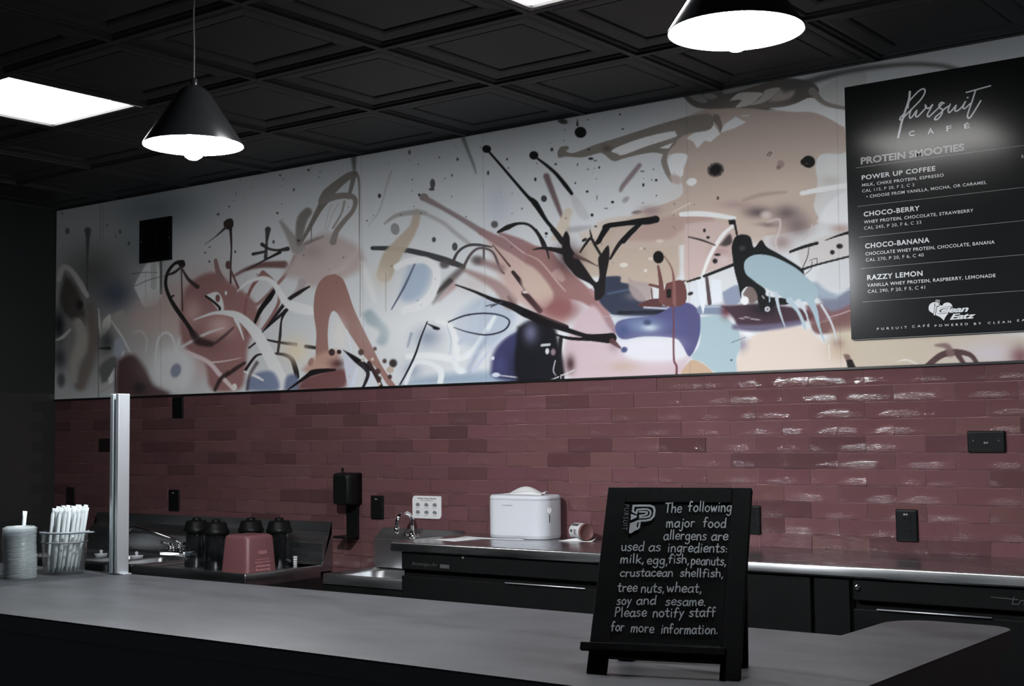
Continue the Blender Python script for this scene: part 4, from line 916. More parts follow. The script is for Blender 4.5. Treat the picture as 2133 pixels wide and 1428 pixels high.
for row in range(-4, 5):
    for k in range(-5, 6):
        u, w = (k + 0.5 * (row % 2)) * P_, row * P_ * 0.866            # across and away from the room
        if math.hypot(u, w) > 0.0515: continue
        if math.hypot(u * 1.13 + 0.0143, w * 1.13) > 0.0600: continue
        if u < -0.034 and w < 0.0 and (k + row) % 2: continue
        base = Vector((hx, hy, TOP + 0.0042)) + AXR * u + AXD * w
        tip = Vector((hx, hy, 0)) + AXR * (u * 1.20 + 0.022) + AXD * (w * 1.20)
        base.z += rs.uniform(0, 0.006) + (0.006 if w > 0.015 else 0.0)
        tip.z = base.z + math.sqrt(L * L - (tip.x - base.x) ** 2 - (tip.y - base.y) ** 2)
        o = first if n_placed == 0 else first.copy()
        if n_placed: COL.objects.link(o)
        place_straw(o, base, tip, YAW + rs.uniform(-0.5, 0.5)); n_placed += 1
o = first.copy(); COL.objects.link(o); del o['group']
o['label'] = 'lone white wrapped straw with flared end leaning behind the stack of clear lids'
place_straw(o, Vector((-3.652, -1.985, TOP + 0.0005)), Vector((-3.672, -1.955, TOP + 0.2)), 0.9)

# stack of clear cup lids
lx, ly = -3.570, -2.039
def lid_mesh():
    b = MB()
    b.lathe([(0.0, 0.0030), (0.012, 0.0030), (0.014, 0.0020), (0.034, 0.0018), (0.036, 0.0052), (0.0415, 0.0055), (0.0435, 0.0005), (0.0475, 0.0), (0.0490, 0.0009), (0.0478, 0.0018)], (0, 0, 0), 36); return b
PITCH_L = 0.0038; NL = 39
lid = lid_mesh().build('cup_lid', M['clear_lid'])
tag(lid, 'clear plastic cup lid within the tall stack at the left edge', 'lid', 'clear cup lids in the stack')
rl = random.Random(8)
for k in range(NL):
    o = lid if k == 0 else lid.copy()
    if k: COL.objects.link(o)
    sway = 0.0026 * math.sin(k / 6.0)
    o.location = (lx + sway + rl.uniform(-0.0005, 0.0005), ly + rl.uniform(-0.0005, 0.0005), TOP + 0.0004 + k * PITCH_L)
    o.rotation_euler = (0, 0, rl.uniform(0, 6.28))
lid['label'] = 'bottom lid of the stack, resting on the counter'; del lid['group']
o['label'] = 'topmost lid of the clear stack, its rim showing against the dark wall'; del o['group']
# ------------------------------------------------------------------ the printed mural panel
# The artwork is flat paint on the panel, kept as a colour layer on a fine grid of the panel's own surface.
MX0, MX1, MZ0, MZ1 = WALL_L + 0.003, X_END, EYE + 0.2106, CEIL - 0.0005
STEP = 0.0032
nxm = int(round((MX1 - MX0) / STEP)); nzm = int(round((MZ1 - MZ0) / STEP))
gx = np.linspace(MX0, MX1, nxm + 1); gz = np.linspace(MZ0, MZ1, nzm + 1)
XX, ZZ = np.meshgrid(gx, gz)
# image pixels: panel points projected through the camera; strokes are given in these coordinates
R3, U3, F3 = [np.array(v) for v in (AX_R, AX_U, AX_F)]
den = XX * F3[0] + DIST * F3[1] + (ZZ - EYE) * F3[2]
PU = (1066.5 + FOCAL * (XX * R3[0] + DIST * R3[1] + (ZZ - EYE) * R3[2]) / den).ravel()
PV = (714.0 - FOCAL * (XX * U3[0] + DIST * U3[1] + (ZZ - EYE) * U3[2]) / den).ravel()
PAINT = np.empty((PU.size, 3), dtype=np.float32); PAINT[:] = (217, 219, 221)
IMAGE_CROPS = {'P': (0, 0, 1), 'A': (110, 400, 3.244), 'B': (430, 300, 2.745), 'C': (780, 260, 2.5975), 'D': (1100, 200, 4.76), 'E': (1100, 480, 4.463), 'F': (1400, 120, 4.2), 'G': (1440, 420, 3.967), 'H': (1740, 440, 4.2)}  # origin and zoom of each image crop, in image pixels
def ink(col, x, y=None):
    """colours were read by eye off the image, where the wall gets dimmer to the left and to the top; this brings them to one scale"""
    g = np.interp(x, [130, 250, 350, 450, 560, 700, 900, 1300], [2.0, 1.8, 1.55, 1.36, 1.2, 1.1, 1.03, 1.0])
    if y is not None: g *= np.interp((y - np.interp(x, [130, 2133], [437, 77])) / np.interp(x, [130, 2133], [393, 680]), [0.0, 0.1, 0.2, 0.35, 0.6, 1.0], [1.55, 1.38, 1.24, 1.12, 1.03, 0.97])
    c = np.array(col, dtype=np.float32); m_ = c.mean()
    return np.clip(m_ * g + (c - m_) * g ** 0.25 * 0.92, 0, 236)
def conv(s, pts): ox, oy, k = IMAGE_CROPS[s]; return [(ox + x / k, oy + y / k) for x, y in pts], k
def lay(idx, cov, col): PAINT[idx] += (cov[:, None] * (col - PAINT[idx]))
def near(x0, x1, y0, y1): return np.nonzero((PU > x0) & (PU < x1) & (PV > y0) & (PV < y1))[0]
def edge(d, soft):                      # d<0 inside
    t = np.clip(0.5 - d / (2 * soft), 0, 1); return t * t * (3 - 2 * t)
def S(s, pts, w, col, a=1.0, soft=0.9, wob=0.0):
    pts, k = conv(s, pts); n0 = len(pts); ws = [x / k for x in (w if isinstance(w, (list, tuple)) else [w] * n0)]
    soft = max(0.9, 1.9 * soft / k if soft != 0.9 else 0.9)
    sp = smooth_path(pts, 6) if n0 > 2 else pts
    ww = np.interp(np.linspace(0, n0 - 1, len(sp)), range(n0), ws) / 2
    m_ = max(ws) / 2 + 2 * soft + 2
    xs = [p[0] for p in sp]; ys = [p[1] for p in sp]
    idx = near(min(xs) - m_, max(xs) + m_, min(ys) - m_, max(ys) + m_)
    if not idx.size: return
    x, y = PU[idx], PV[idx]; best = np.full(idx.size, 1e9)
    for i in range(len(sp) - 1):
        ax, ay = sp[i]; bx_, by_ = sp[i + 1][0] - ax, sp[i + 1][1] - ay; L2 = bx_ * bx_ + by_ * by_ + 1e-9
        t = np.clip(((x - ax) * bx_ + (y - ay) * by_) / L2, 0, 1)
        d = np.hypot(x - ax - t * bx_, y - ay - t * by_) - (ww[i] + (ww[i + 1] - ww[i]) * t); best = np.minimum(best, d)
    lay(idx, edge(best, soft) * a, ink(col, sum(xs) / len(xs), sum(ys) / len(ys)))
def Pg(s, pts, col, a=1.0, soft=0.9, curve=True):
    pts, k = conv(s, pts); soft = max(0.9, 1.9 * soft / k if soft != 0.9 else 0.9)
    sp = smooth_path(pts + pts[:1], 4)[:-1] if curve else pts
    xs = [p[0] for p in sp]; ys = [p[1] for p in sp]; m_ = 2 * soft + 2
    idx = near(min(xs) - m_, max(xs) + m_, min(ys) - m_, max(ys) + m_)
    if not idx.size: return
    x, y = PU[idx], PV[idx]; best = np.full(idx.size, 1e9); ins = np.zeros(idx.size, bool); n = len(sp)
    for i in range(n):
        ax, ay = sp[i]; cx_, cy_ = sp[(i + 1) % n]; bx_, by_ = cx_ - ax, cy_ - ay; L2 = bx_ * bx_ + by_ * by_ + 1e-9
        t = np.clip(((x - ax) * bx_ + (y - ay) * by_) / L2, 0, 1); best = np.minimum(best, np.hypot(x - ax - t * bx_, y - ay - t * by_))
        if abs(by_) > 1e-9: ins ^= ((ay > y) != (cy_ > y)) & (x < bx_ * (y - ay) / by_ + ax)
    lay(idx, edge(np.where(ins, -best, best), soft) * a, ink(col, sum(xs) / n, sum(ys) / n))
def O(s, c, r, col, a=1.0, rot=0.0, haze=False, soft=0.9):
    (c,), k = conv(s, [c]); rx, ry = r[0] / k, r[1] / k; ext = (2.2 if haze else 1.15) * max(rx, ry) + 3
    idx = near(c[0] - ext, c[0] + ext, c[1] - ext, c[1] + ext)
    if not idx.size: return
    q = math.radians(rot); x, y = PU[idx] - c[0], PV[idx] - c[1]; u = (x * math.cos(q) + y * math.sin(q)) / rx; v = (-x * math.sin(q) + y * math.cos(q)) / ry
    r_ = np.sqrt(u * u + v * v)
    lay(idx, (np.exp(-(r_ ** 2) * 1.1) if haze else edge((r_ - 1) * min(rx, ry), max(0.9, 1.9 * soft / k if soft != 0.9 else 0.9))) * a, ink(col, c[0], c[1]))
def Hz(s, c, r, col, a=1.0, rot=0.0): O(s, c, r, col, a, rot, True)

# washes
Hz('P', (1000, 650), (260, 90), (214, 218, 222), 0.8); Hz('P', (1050, 430), (40, 60), (176, 180, 188), 0.5)
Hz('P', (200, 470), (120, 70), (84, 86, 86), 0.8); Hz('P', (335, 440), (100, 50), (58, 66, 70), 0.85); Hz('P', (300, 520), (60, 60), (64, 72, 75), 0.7)
Hz('P', (200, 570), (80, 70), (50, 50, 47), 0.9); Hz('P', (180, 700), (80, 110), (66, 62, 57), 0.8)
Hz('P', (352, 650), (90, 70), (128, 110, 104), 0.85); Hz('P', (310, 700), (70, 60), (112, 104, 100), 0.7); Hz('P', (244, 612), (42, 38), (44, 50, 62), 1.0)
Hz('P', (440, 640), (70, 90), (140, 104, 100), 0.6)
# left end
Pg('A', [(560, 640), (600, 560), (655, 480), (720, 470), (745, 600), (740, 730), (640, 780), (600, 720)], (158, 158, 153), 1, 4)
S('A', [(695, 470), (695, 640)], 40, (112, 112, 108), 0.8, 3); S('A', [(745, 460), (745, 685)], [14, 16], (58, 58, 58)); S('A', [(640, 545), (640, 740)], 6, (110, 110, 108), 0.7)
S('A', [(560, 640), (660, 595), (780, 565)], 4, (62, 58, 56)); S('A', [(550, 555), (620, 543), (720, 545)], [8, 4, 3], (62, 60, 60))
Pg('A', [(560, 790), (700, 700), (900, 640), (1000, 700), (960, 900), (760, 960), (600, 930), (520, 860)], (132, 112, 106), 0.75, 40)
S('A', [(55, 590), (75, 520), (105, 508), (150, 545), (200, 620), (245, 700)], [34, 40, 36, 34, 40, 30], (98, 97, 91), 1, 4)
Pg('A', [(95, 560), (150, 615), (205, 720), (230, 880), (110, 840), (60, 720)], (44, 40, 37), 1, 12)
S('A', [(270, 780), (285, 1000), (250, 1150), (200, 1300)], [60, 70, 80, 80], (72, 63, 57), 0.9, 14)
S('A', [(190, 880), (210, 970), (195, 1070), (150, 1160), (160, 1270)], [70, 80, 90, 60, 30], (100, 96, 88), 1, 14)
Hz('A', (55, 900), (45, 120), (20, 22, 24), 0.95); Hz('A', (60, 1120), (50, 80), (34, 38, 40), 0.9); O('A', (70, 1270), (26, 46), (40, 44, 46), 0.8, 0, False, 8)
S('A', [(35, 1000), (80, 980), (130, 930)], [12, 24, 16], (108, 106, 102), 1, 3); S('A', [(110, 815), (200, 850), (235, 900)], [6, 6, 4], (40, 38, 36))
S('A', [(322, 790), (330, 900), (338, 980)], [8, 20, 8], (118, 116, 110), 1, 2); Pg('A', [(350, 870), (400, 825), (405, 900), (345, 975)], (128, 124, 116), 1, 4)
Pg('A', [(415, 830), (490, 798), (512, 870), (505, 1000), (460, 930), (415, 890)], (104, 99, 92), 1, 6)
Hz('A', (380, 1010), (55, 85), (44, 47, 48), 0.95); O('A', (195, 760), (22, 30), (28, 26, 27), 1, 0, False, 5)
S('A', [(250, 262), (250, 320), (246, 460), (246, 660)], [46, 26, 14, 10], (42, 44, 44), 0.9, 4); O('A', (112, 265), (15, 20), (46, 47, 47), 1, 0, False, 3)
for x, y, r in ((380, 225, 7), (468, 270, 10), (528, 348, 10), (440, 300, 5), (78, 145, 6)): O('A', (x, y), (r * 0.8, r * 1.4), (44, 46, 46), 0.9)
S('A', [(335, 90), (335, 330)], 5, (46, 47, 47), 0.6); S('A', [(352, 90), (352, 320)], 4, (46, 47, 47), 0.5)
S('A', [(410, 870), (450, 930), (490, 990), (520, 1050), (550, 1100)], [8, 14, 16, 12, 6], (150, 146, 140), 0.9, 3)
Pg('A', [(430, 1000), (480, 985), (492, 1060), (470, 1125), (430, 1110)], (98, 103, 116), 0.9, 6)
Pg('A', [(345, 1290), (330, 1180), (420, 1110), (445, 1150), (390, 1265)], (58, 60, 58), 0.9, 8)
Pg('A', [(388, 1260), (440, 1180), (450, 1240), (400, 1295)], (150, 145, 142), 1, 3); Pg('A', [(465, 1130), (490, 1070), (497, 1120), (480, 1145)], (165, 163, 158), 1, 3)
S('A', [(25, 1330), (80, 1380), (130, 1375), (190, 1355)], [14, 18, 14, 8], (108, 106, 99), 1, 3); S('A', [(340, 1345), (390, 1320), (440, 1290)], [22, 18, 10], (112, 107, 104), 1, 3)
S('A', [(330, 1055), (395, 1055)], [10, 24], (32, 32, 32), 1, 2); S('A', [(318, 800), (322, 1390)], 5, (52, 45, 40), 0.7)
Pg('A', [(440, 1385), (442, 1190), (475, 1120), (560, 1100), (640, 1190), (690, 1290), (760, 1330), (830, 1385)], (60, 38, 40), 1, 14); Hz('A', (600, 1320), (45, 40), (30, 28, 30), 0.95)
S('A', [(436, 1170), (436, 1345)], 6, (44, 30, 30))
# pale bloom
Hz('A', (1000, 1080), (150, 190), (146, 108, 105), 0.85); Hz('A', (760, 900), (160, 80), (140, 118, 112), 0.6)
Hz('A', (830, 1130), (190, 170), (178, 168, 168), 0.75)
Pg('A', [(680, 1210), (720, 1110), (800, 1060), (920, 1080), (965, 1190), (915, 1330), (850, 1335), (822, 1385), (806, 1330), (720, 1295)], (182, 174, 178), 1, 24)
S('A', [(830, 1160), (840, 1050), (815, 970), (765, 950), (725, 1000), (712, 1080), (705, 1180)], [20, 18, 16, 16, 16, 14, 10], (178, 170, 168), 0.9, 4)
S('A', [(850, 1130), (865, 1010), (900, 960), (960, 950)], [20, 18, 16, 8], (178, 170, 170), 0.9, 4); S('A', [(560, 950), (610, 940), (650, 1000), (640, 1080)], 10, (152, 146, 140), 0.6, 6)
O('A', (845, 1205), (34, 48), (98, 104, 124), 1, 18, False, 5)
# red-brown head and its loops
Pg('B', [(-110, 830), (-40, 762), (60, 735), (150, 795), (240, 860), (292, 915), (312, 1000), (250, 1150), (235, 1300), (200, 1400), (40, 1400), (0, 1250), (-120, 1150), (-140, 960)], (124, 83, 81), 1, 10)
Hz('B', (90, 1040), (85, 75), (164, 127, 122), 0.95); Hz('B', (-70, 960), (60, 80), (150, 116, 110), 0.8); Hz('B', (60, 1150), (90, 50), (110, 72, 70), 0.7)
Pg('B', [(10, 862), (70, 845), (100, 880), (112, 940), (95, 965), (60, 925)], (198, 188, 184), 1, 3); O('B', (76, 882), (13, 22), (100, 60, 58)); S('B', [(8, 870), (50, 900), (86, 935), (86, 955)], [12, 13, 14, 10], (28, 24, 26))
O('B', (123, 852), (7, 12), (200, 192, 188))
S('B', [(165, 1050), (110, 1100), (40, 1145), (-40, 1130)], [8, 16, 14, 20], (60, 44, 44), 0.9, 4)
S('B', [(-130, 1160), (-60, 1120), (20, 1080), (110, 1050)], [14, 16, 14, 4], (196, 164, 164), 0.9, 4)
S('B', [(-100, 1190), (20, 1245), (90, 1320), (165, 1400)], [24, 26, 26, 20], (194, 158, 160), 0.95, 3); S('B', [(20, 1250), (120, 1240), (210, 1222)], [12, 8, 3], (196, 160, 158), 0.9)
S('B', [(60, 1405), (95, 1340), (140, 1300)], [18, 22, 12], (52, 36, 38), 0.95, 4); S('B', [(120, 1330), (170, 1290), (230, 1250)], [12, 24, 16], (48, 34, 36), 0.9, 3); O('B', (172, 1388), (14, 20), (196, 184, 174))
S('B', [(165, 757), (240, 716), (330, 692), (455, 690)], [10, 20, 32, 44], (94, 61, 61), 0.95, 5)
S('B', [(335, 738), (270, 820), (232, 940), (240, 1090)], [26, 18, 16, 14], (120, 76, 74)); S('B', [(335, 738), (400, 795), (428, 880), (400, 960), (330, 1060)], [30, 20, 16, 20, 12], (126, 86, 84), 1, 2)
S('B', [(240, 860), (262, 900), (300, 916), (360, 862), (470, 740), (525, 650)], [10, 16, 20, 16, 20, 40], (128, 93, 90), 1, 3)
# black hook over the head
O('A', (886, 488), (23, 25), (30, 27, 28)); S('A', [(886, 478), (840, 482), (792, 540), (776, 620), (800, 705), (850, 792), (920, 890), (960, 955)], [40, 20, 20, 22, 24, 30, 26, 34], (30, 27, 28))
S('A', [(790, 560), (832, 545), (872, 515)], [10, 18, 14], (34, 30, 31)); S('A', [(882, 500), (885, 620), (890, 800)], [10, 9, 12], (62, 44, 44)); S('A', [(888, 520), (930, 590), (990, 640)], [10, 22, 30], (44, 34, 36), 0.95, 3); S('A', [(960, 955), (1000, 1005), (1080, 1025)], [40, 60, 40], (50, 34, 36), 0.9, 8); S('A', [(830, 700), (815, 708)], 12, (34, 30, 31))
# taupe splash
Pg('B', [(515, 590), (600, 545), (690, 510), (770, 530), (880, 590), (915, 690), (820, 760), (690, 800), (600, 815), (560, 775), (490, 765), (455, 735), (510, 650)], (160, 145, 141), 1, 16); Hz('B', (620, 620), (70, 50), (140, 124, 121), 0.8); S('B', [(520, 600), (600, 560), (680, 530)], [8, 20, 8], (104, 92, 90), 0.8, 4); S('B', [(880, 600), (800, 700), (730, 740)], [8, 30, 20], (176, 160, 156), 0.8, 8); S('B', [(560, 790), (540, 840), (490, 880)], [50, 40, 14], (150, 136, 138), 0.9, 6)
S('B', [(436, 445), (480, 510), (530, 590)], [14, 38, 80], (122, 114, 112), 0.95, 6); S('B', [(590, 390), (560, 430), (545, 500), (540, 570)], [50, 60, 50, 30], (98, 92, 88), 0.95, 5)
S('B', [(555, 560), (600, 480), (650, 385), (690, 320)], [16, 24, 32, 50], (96, 89, 83), 1, 2); S('B', [(670, 330), (705, 285), (770, 225), (830, 182), (862, 172)], [40, 62, 48, 40, 34], (96, 90, 84))
S('B', [(862, 170), (882, 205), (886, 330), (886, 560), (890, 700), (890, 990)], [28, 14, 9, 5, 4, 4], (116, 108, 104), 0.95); S('B', [(855, 175), (842, 240), (822, 310)], [30, 24, 16], (96, 90, 84))
S('B', [(690, 320), (760, 300), (830, 298), (862, 322), (850, 380), (800, 440), (755, 500), (735, 560)], [40, 36, 34, 28, 24, 28, 30, 40], (110, 102, 97), 1, 1.5)
S('B', [(800, 330), (782, 400), (735, 480)], [14, 12, 14], (124, 116, 110), 0.9); S('B', [(852, 50), (855, 120), (858, 175)], [38, 24, 6], (72, 72, 70), 0.9, 5)
S('B', [(725, 345), (705, 410), (688, 490)], 4, (140, 136, 134)); S('B', [(766, 340), (730, 410), (700, 495)], 4, (140, 136, 134)); S('B', [(611, 460), (611, 560)], [8, 3], (90, 84, 80))
S('B', [(1070, 155), (1045, 225), (1000, 380), (935, 470)], [10, 15, 10, 4], (146, 146, 147), 0.9, 2)
# black graffiti on the left half
S('B', [(278, 1045), (320, 950), (372, 880), (412, 820)], [10, 26, 32, 14], (30, 27, 28)); S('B', [(330, 1078), (400, 990), (470, 900), (540, 850), (600, 815)], [6, 16, 22, 22, 10], (38, 34, 35)); S('B', [(470, 948), (400, 1010), (345, 1062)], [20, 14, 8], (34, 30, 32))
S('B', [(462, 955), (440, 1010), (432, 1100), (420, 1190)], [22, 10, 16, 14], (38, 34, 36)); S('B', [(352, 1118), (430, 1134), (522, 1146)], [10, 14, 22], (34, 31, 33)); S('B', [(580, 1157), (645, 1166)], [22, 18], (32, 30, 32))
S('B', [(255, 1165), (300, 1130)], 10, (40, 30, 30)); S('B', [(235, 1290), (290, 1215), (330, 1200)], [16, 14, 8], (44, 30, 32)); S('B', [(400, 1197), (460, 1205), (500, 1230), (522, 1290), (530, 1330)], [10, 20, 26, 30, 26], (34, 28, 30))
S('B', [(150, 795), (150, 690), (154, 600), (150, 500), (143, 460)], [10, 10, 9, 16, 34], (48, 37, 37)); Pg('B', [(108, 450), (130, 430), (160, 430), (165, 470), (140, 490), (115, 480)], (42, 34, 34)); S('B', [(0, 575), (60, 533), (120, 480)], [2, 5, 16], (54, 46, 46))
O('B', (135, 692), (15, 24), (78, 52, 50)); S('B', [(64, 665), (75, 720), (100, 775)], [20, 28, 34], (108, 78, 74)); S('B', [(150, 720), (195, 825)], [12, 12], (88, 58, 56))
S('B', [(363, 490), (356, 560), (350, 650)], [34, 13, 22], (56, 55, 56)); S('B', [(330, 575), (370, 600), (420, 608), (475, 600)], [22, 14, 14, 26], (48, 44, 44)); S('B', [(278, 630), (345, 616)], [18, 14], (46, 44, 46)); S('B', [(240, 722), (330, 672), (432, 620)], [4, 9, 18], (38, 32, 32))
# white bands and lower clutter
S('B', [(190, 842), (245, 793), (330, 767), (392, 792), (430, 850), (470, 908), (530, 935), (620, 955)], [8, 16, 24, 30, 36, 44, 64, 50], (200, 189, 191), 1, 3)
S('B', [(-60, 1005), (0, 983), (60, 966), (130, 966), (200, 988), (280, 1062), (350, 1170), (410, 1290), (465, 1410)], [6, 12, 18, 30, 46, 60, 66, 72, 86], (205, 196, 200), 1, 2); S('B', [(180, 1000), (205, 1060), (225, 1120)], [26, 14, 4], (205, 196, 200))
Hz('B', (520, 1180), (80, 80), (208, 190, 160), 0.9); Pg('B', [(240, 1405), (250, 1340), (330, 1300), (400, 1310), (420, 1405)], (100, 112, 142), 0.95, 8); Pg('B', [(455, 1405), (470, 1330), (525, 1320), (540, 1400)], (96, 106, 136), 0.95, 8)
S('B', [(230, 1300), (300, 1330), (335, 1350)], [10, 16, 10], (206, 206, 214)); S('B', [(300, 1250), (260, 1320), (245, 1400)], [20, 14, 14], (66, 50, 54), 0.8, 5)
Pg('B', [(745, 743), (790, 770), (820, 840), (850, 930), (900, 1040), (960, 1160), (1010, 1260), (1060, 1335), (1098, 1392), (1050, 1380), (990, 1290), (920, 1220), (860, 1130), (800, 1040), (762, 972), (735, 955), (715, 990), (705, 1080), (710, 1180), (720, 1250), (650, 1250), (636, 1180), (640, 1080), (624, 950), (638, 830), (682, 763)], (147, 107, 99), 1, 1.5)
Hz('B', (772, 1090), (42, 90), (214, 206, 198), 0.85); S('B', [(815, 1060), (830, 1130), (838, 1190)], [4, 6, 8], (205, 210, 220))
Pg('B', [(560, 1290), (640, 1210), (720, 1180), (770, 1190), (750, 1290), (620, 1315)], (178, 138, 122), 0.95, 10); O('B', (608, 1245), (14, 24), (150, 108, 98), 0.9, 20)
Pg('B', [(535, 1405), (560, 1345), (680, 1300), (800, 1285), (806, 1385), (700, 1410)], (108, 66, 66), 0.95, 10); S('B', [(470, 1410), (560, 1345), (630, 1303), (745, 1290)], [6, 18, 32, 14], (32, 25, 27)); O('B', (622, 1303), (28, 14), (32, 25, 27), 1, -10)
O('B', (728, 1190), (18, 20), (64, 44, 44)); O('B', (770, 1188), (13, 13), (50, 38, 38)); Hz('B', (760, 1255), (45, 28), (82, 50, 50), 0.9)
Pg('B', [(795, 1195), (870, 1270), (860, 1395), (825, 1395), (800, 1270)], (196, 198, 212), 1, 3); Pg('B', [(790, 1175), (860, 1210), (950, 1270), (960, 1300), (880, 1265)], (26, 24, 27), 1, 2)
S('B', [(890, 1255), (935, 1310), (905, 1395)], [26, 22, 14], (46, 40, 48)); S('B', [(870, 1290), (845, 1395)], [20, 26], (206, 210, 222)); S('B', [(965, 1300), (930, 1395)], [20, 16], (206, 210, 222)); S('B', [(940, 1250), (985, 1330), (1015, 1395)], [22, 24, 20], (58, 42, 44))
for x, y, r in ((895, 1190, 16), (975, 1170, 10), (990, 1300, 16), (1030, 1240, 12), (1000, 1340, 12), (1078, 1255, 19), (1060, 1330, 12)): O('B', (x, y), (r, r * 1.1), (70, 50, 46), 0.95, 0, False, 3)
for x, y, r in ((905, 1235, 10), (960, 1230, 9), (1000, 1370, 9), (830, 1330, 6)): O('B', (x, y), (r, r), (200, 180, 164))
Pg('B', [(905, 970), (950, 948), (1010, 1010), (1055, 1070), (1035, 1145), (985, 1135), (1000, 1070), (930, 1025)], (136, 156, 164), 0.95, 10); S('B', [(905, 680), (940, 800), (975, 900)], [20, 44, 20], (222, 209, 207), 0.7, 10)
# ---- middle
S('C', [(0, 668), (100, 670), (200, 682), (300, 705), (400, 735), (490, 768)], [22, 26, 28, 32, 36, 26], (62, 62, 65), 1, 1.5)
S('C', [(240, 478), (222, 555), (160, 640), (100, 720), (65, 810)], [44, 44, 74, 96, 84], (168, 152, 133), 0.95, 5); Hz('C', (50, 830), (50, 60), (196, 184, 164), 0.7); S('C', [(72, 800), (72, 1010)], [5, 4], (160, 150, 142))
S('C', [(65, 535), (130, 492), (230, 474), (285, 480)], [10, 22, 30, 22], (138, 135, 132), 0.9, 3); S('C', [(280, 480), (380, 530), (450, 588), (525, 645)], [18, 20, 22, 20], (154, 150, 151), 0.9, 6); O('C', (122, 565), (24, 32), (128, 128, 128), 1, -10)
Hz('C', (680, 430), (55, 110), (166, 172, 182), 0.8)
Pg('C', [(470, 1010), (600, 930), (740, 980), (770, 1060), (650, 1200), (500, 1190), (430, 1090)], (172, 183, 200), 0.9, 18)
Pg('C', [(620, 620), (760, 670), (900, 760), (1039, 900), (1039, 1070), (900, 1015), (760, 940), (690, 830)], (198, 167, 160), 1, 16); Hz('C', (560, 860), (120, 60), (196, 180, 176), 0.6)
S('C', [(275, 395), (380, 452), (500, 522), (590, 580)], [36, 24, 28, 36], (122, 106, 107), 0.95, 4); O('C', (277, 392), (25, 20), (116, 104, 102)); O('C', (252, 380), (6, 7), (40, 38, 38))
S('C', [(590, 580), (700, 640), (800, 690), (900, 780), (960, 860), (1039, 970)], [36, 56, 66, 62, 60, 70], (150, 112, 112), 0.95, 4); S('C', [(690, 590), (800, 645), (900, 705), (1000, 790)], [16, 54, 66, 90], (146, 106, 108), 0.95, 5)
S('C', [(505, 790), (600, 832), (680, 880), (745, 960)], [18, 40, 60, 80], (158, 128, 124), 0.9, 8); S('C', [(700, 600), (800, 680), (870, 730), (940, 800)], [3, 5, 5, 3], (206, 182, 176))
O('C', (660, 540), (19, 19), (88, 84, 84), 1, 0, False, 3); Hz('C', (985, 985), (95, 60), (144, 93, 95), 1.0)
S('C', [(678, 582), (730, 556), (790, 535), (850, 545), (900, 600), (930, 680), (955, 728)], [12, 28, 14, 14, 17, 14, 10], (36, 34, 34)); S('C', [(430, 755), (460, 692), (510, 656), (570, 650), (645, 662)], [18, 14, 14, 15, 8], (70, 64, 65)); S('C', [(490, 775), (530, 702), (580, 668), (650, 690), (690, 780), (712, 805)], [16, 14, 12, 12, 14, 8], (78, 68, 69), 0.95, 2)
S('C', [(602, 660), (602, 730)], [14, 10], (92, 84, 84)); O('C', (570, 735), (34, 24), (86, 73, 73), 0.9, 10, False, 9); S('C', [(600, 745), (695, 778)], [36, 44], (140, 108, 108), 0.8, 10)
S('C', [(330, 965), (400, 862), (485, 780)], [8, 44, 30], (98, 88, 86), 0.85, 8); S('C', [(350, 905), (420, 845)], [20, 28], (60, 56, 56), 0.9, 4); S('C', [(360, 950), (440, 870)], [12, 30], (170, 132, 130), 0.8, 8); O('C', (390, 755), (26, 22), (80, 76, 76), 0.9, 0, False, 5)
S('C', [(650, 650), (742, 765)], [6, 12], (92, 64, 64)); S('C', [(760, 798), (838, 895)], [20, 30], (54, 42, 43)); S('C', [(822, 912), (905, 1005)], [34, 30], (66, 46, 48), 1, 3); S('C', [(735, 930), (770, 990)], [10, 30], (120, 86, 86), 0.9, 5); O('C', (828, 905), (18, 8), (214, 200, 196))
S('C', [(450, 866), (550, 902), (650, 945), (750, 980), (830, 1020), (900, 1045), (1045, 1097)], [7, 14, 22, 36, 48, 42, 34], (28, 26, 28))
Hz('C', (260, 1090), (260, 140), (228, 232, 238), 0.85)
Pg('C', [(195, 765), (285, 745), (315, 815), (265, 925), (190, 955), (150, 920)], (160, 176, 196), 1, 14)
S('C', [(130, 770), (200, 738), (290, 735), (345, 790), (332, 890), (270, 970), (170, 1005)], [34, 36, 38, 44, 44, 50, 40], (224, 228, 233), 1, 3); S('C', [(228, 755), (170, 880), (103, 998)], [8, 13, 6], (92, 100, 122))
Hz('C', (300, 1150), (80, 60), (146, 157, 176), 0.9); Hz('C', (215, 1330), (50, 50), (150, 164, 184), 0.8); S('C', [(210, 1130), (190, 1200)], [16, 10], (140, 152, 172), 0.8, 4)
Pg('C', [(150, 1405), (300, 1362), (500, 1340), (720, 1335), (745, 1400)], (146, 165, 186), 0.9, 16)
S('C', [(345, 1060), (420, 1092), (452, 1180), (462, 1262), (580, 1222)], [20, 32, 34, 36, 10], (230, 233, 239), 1, 3); S('C', [(190, 1252), (320, 1250), (450, 1270)], [30, 38, 34], (230, 233, 239), 1, 4); S('C', [(180, 1400), (225, 1292), (300, 1288), (368, 1330), (365, 1400)], [20, 26, 26, 34, 30], (228, 232, 238), 1, 3); S('C', [(440, 1270), (470, 1330), (520, 1310), (540, 1240)], [30, 34, 24, 8], (228, 232, 238), 1, 3)
S('C', [(400, 1080), (425, 1160), (415, 1240)], [4, 8, 4], (190, 198, 210)); S('C', [(660, 1040), (560, 1205), (480, 1262)], [22, 34, 24], (226, 230, 237), 0.9, 4); S('C', [(600, 940), (540, 1100), (470, 1180)], [10, 30, 20], (186, 196, 212), 0.9, 6); S('C', [(620, 1130), (520, 1320)], [24, 30], (150, 162, 188), 0.7, 10)
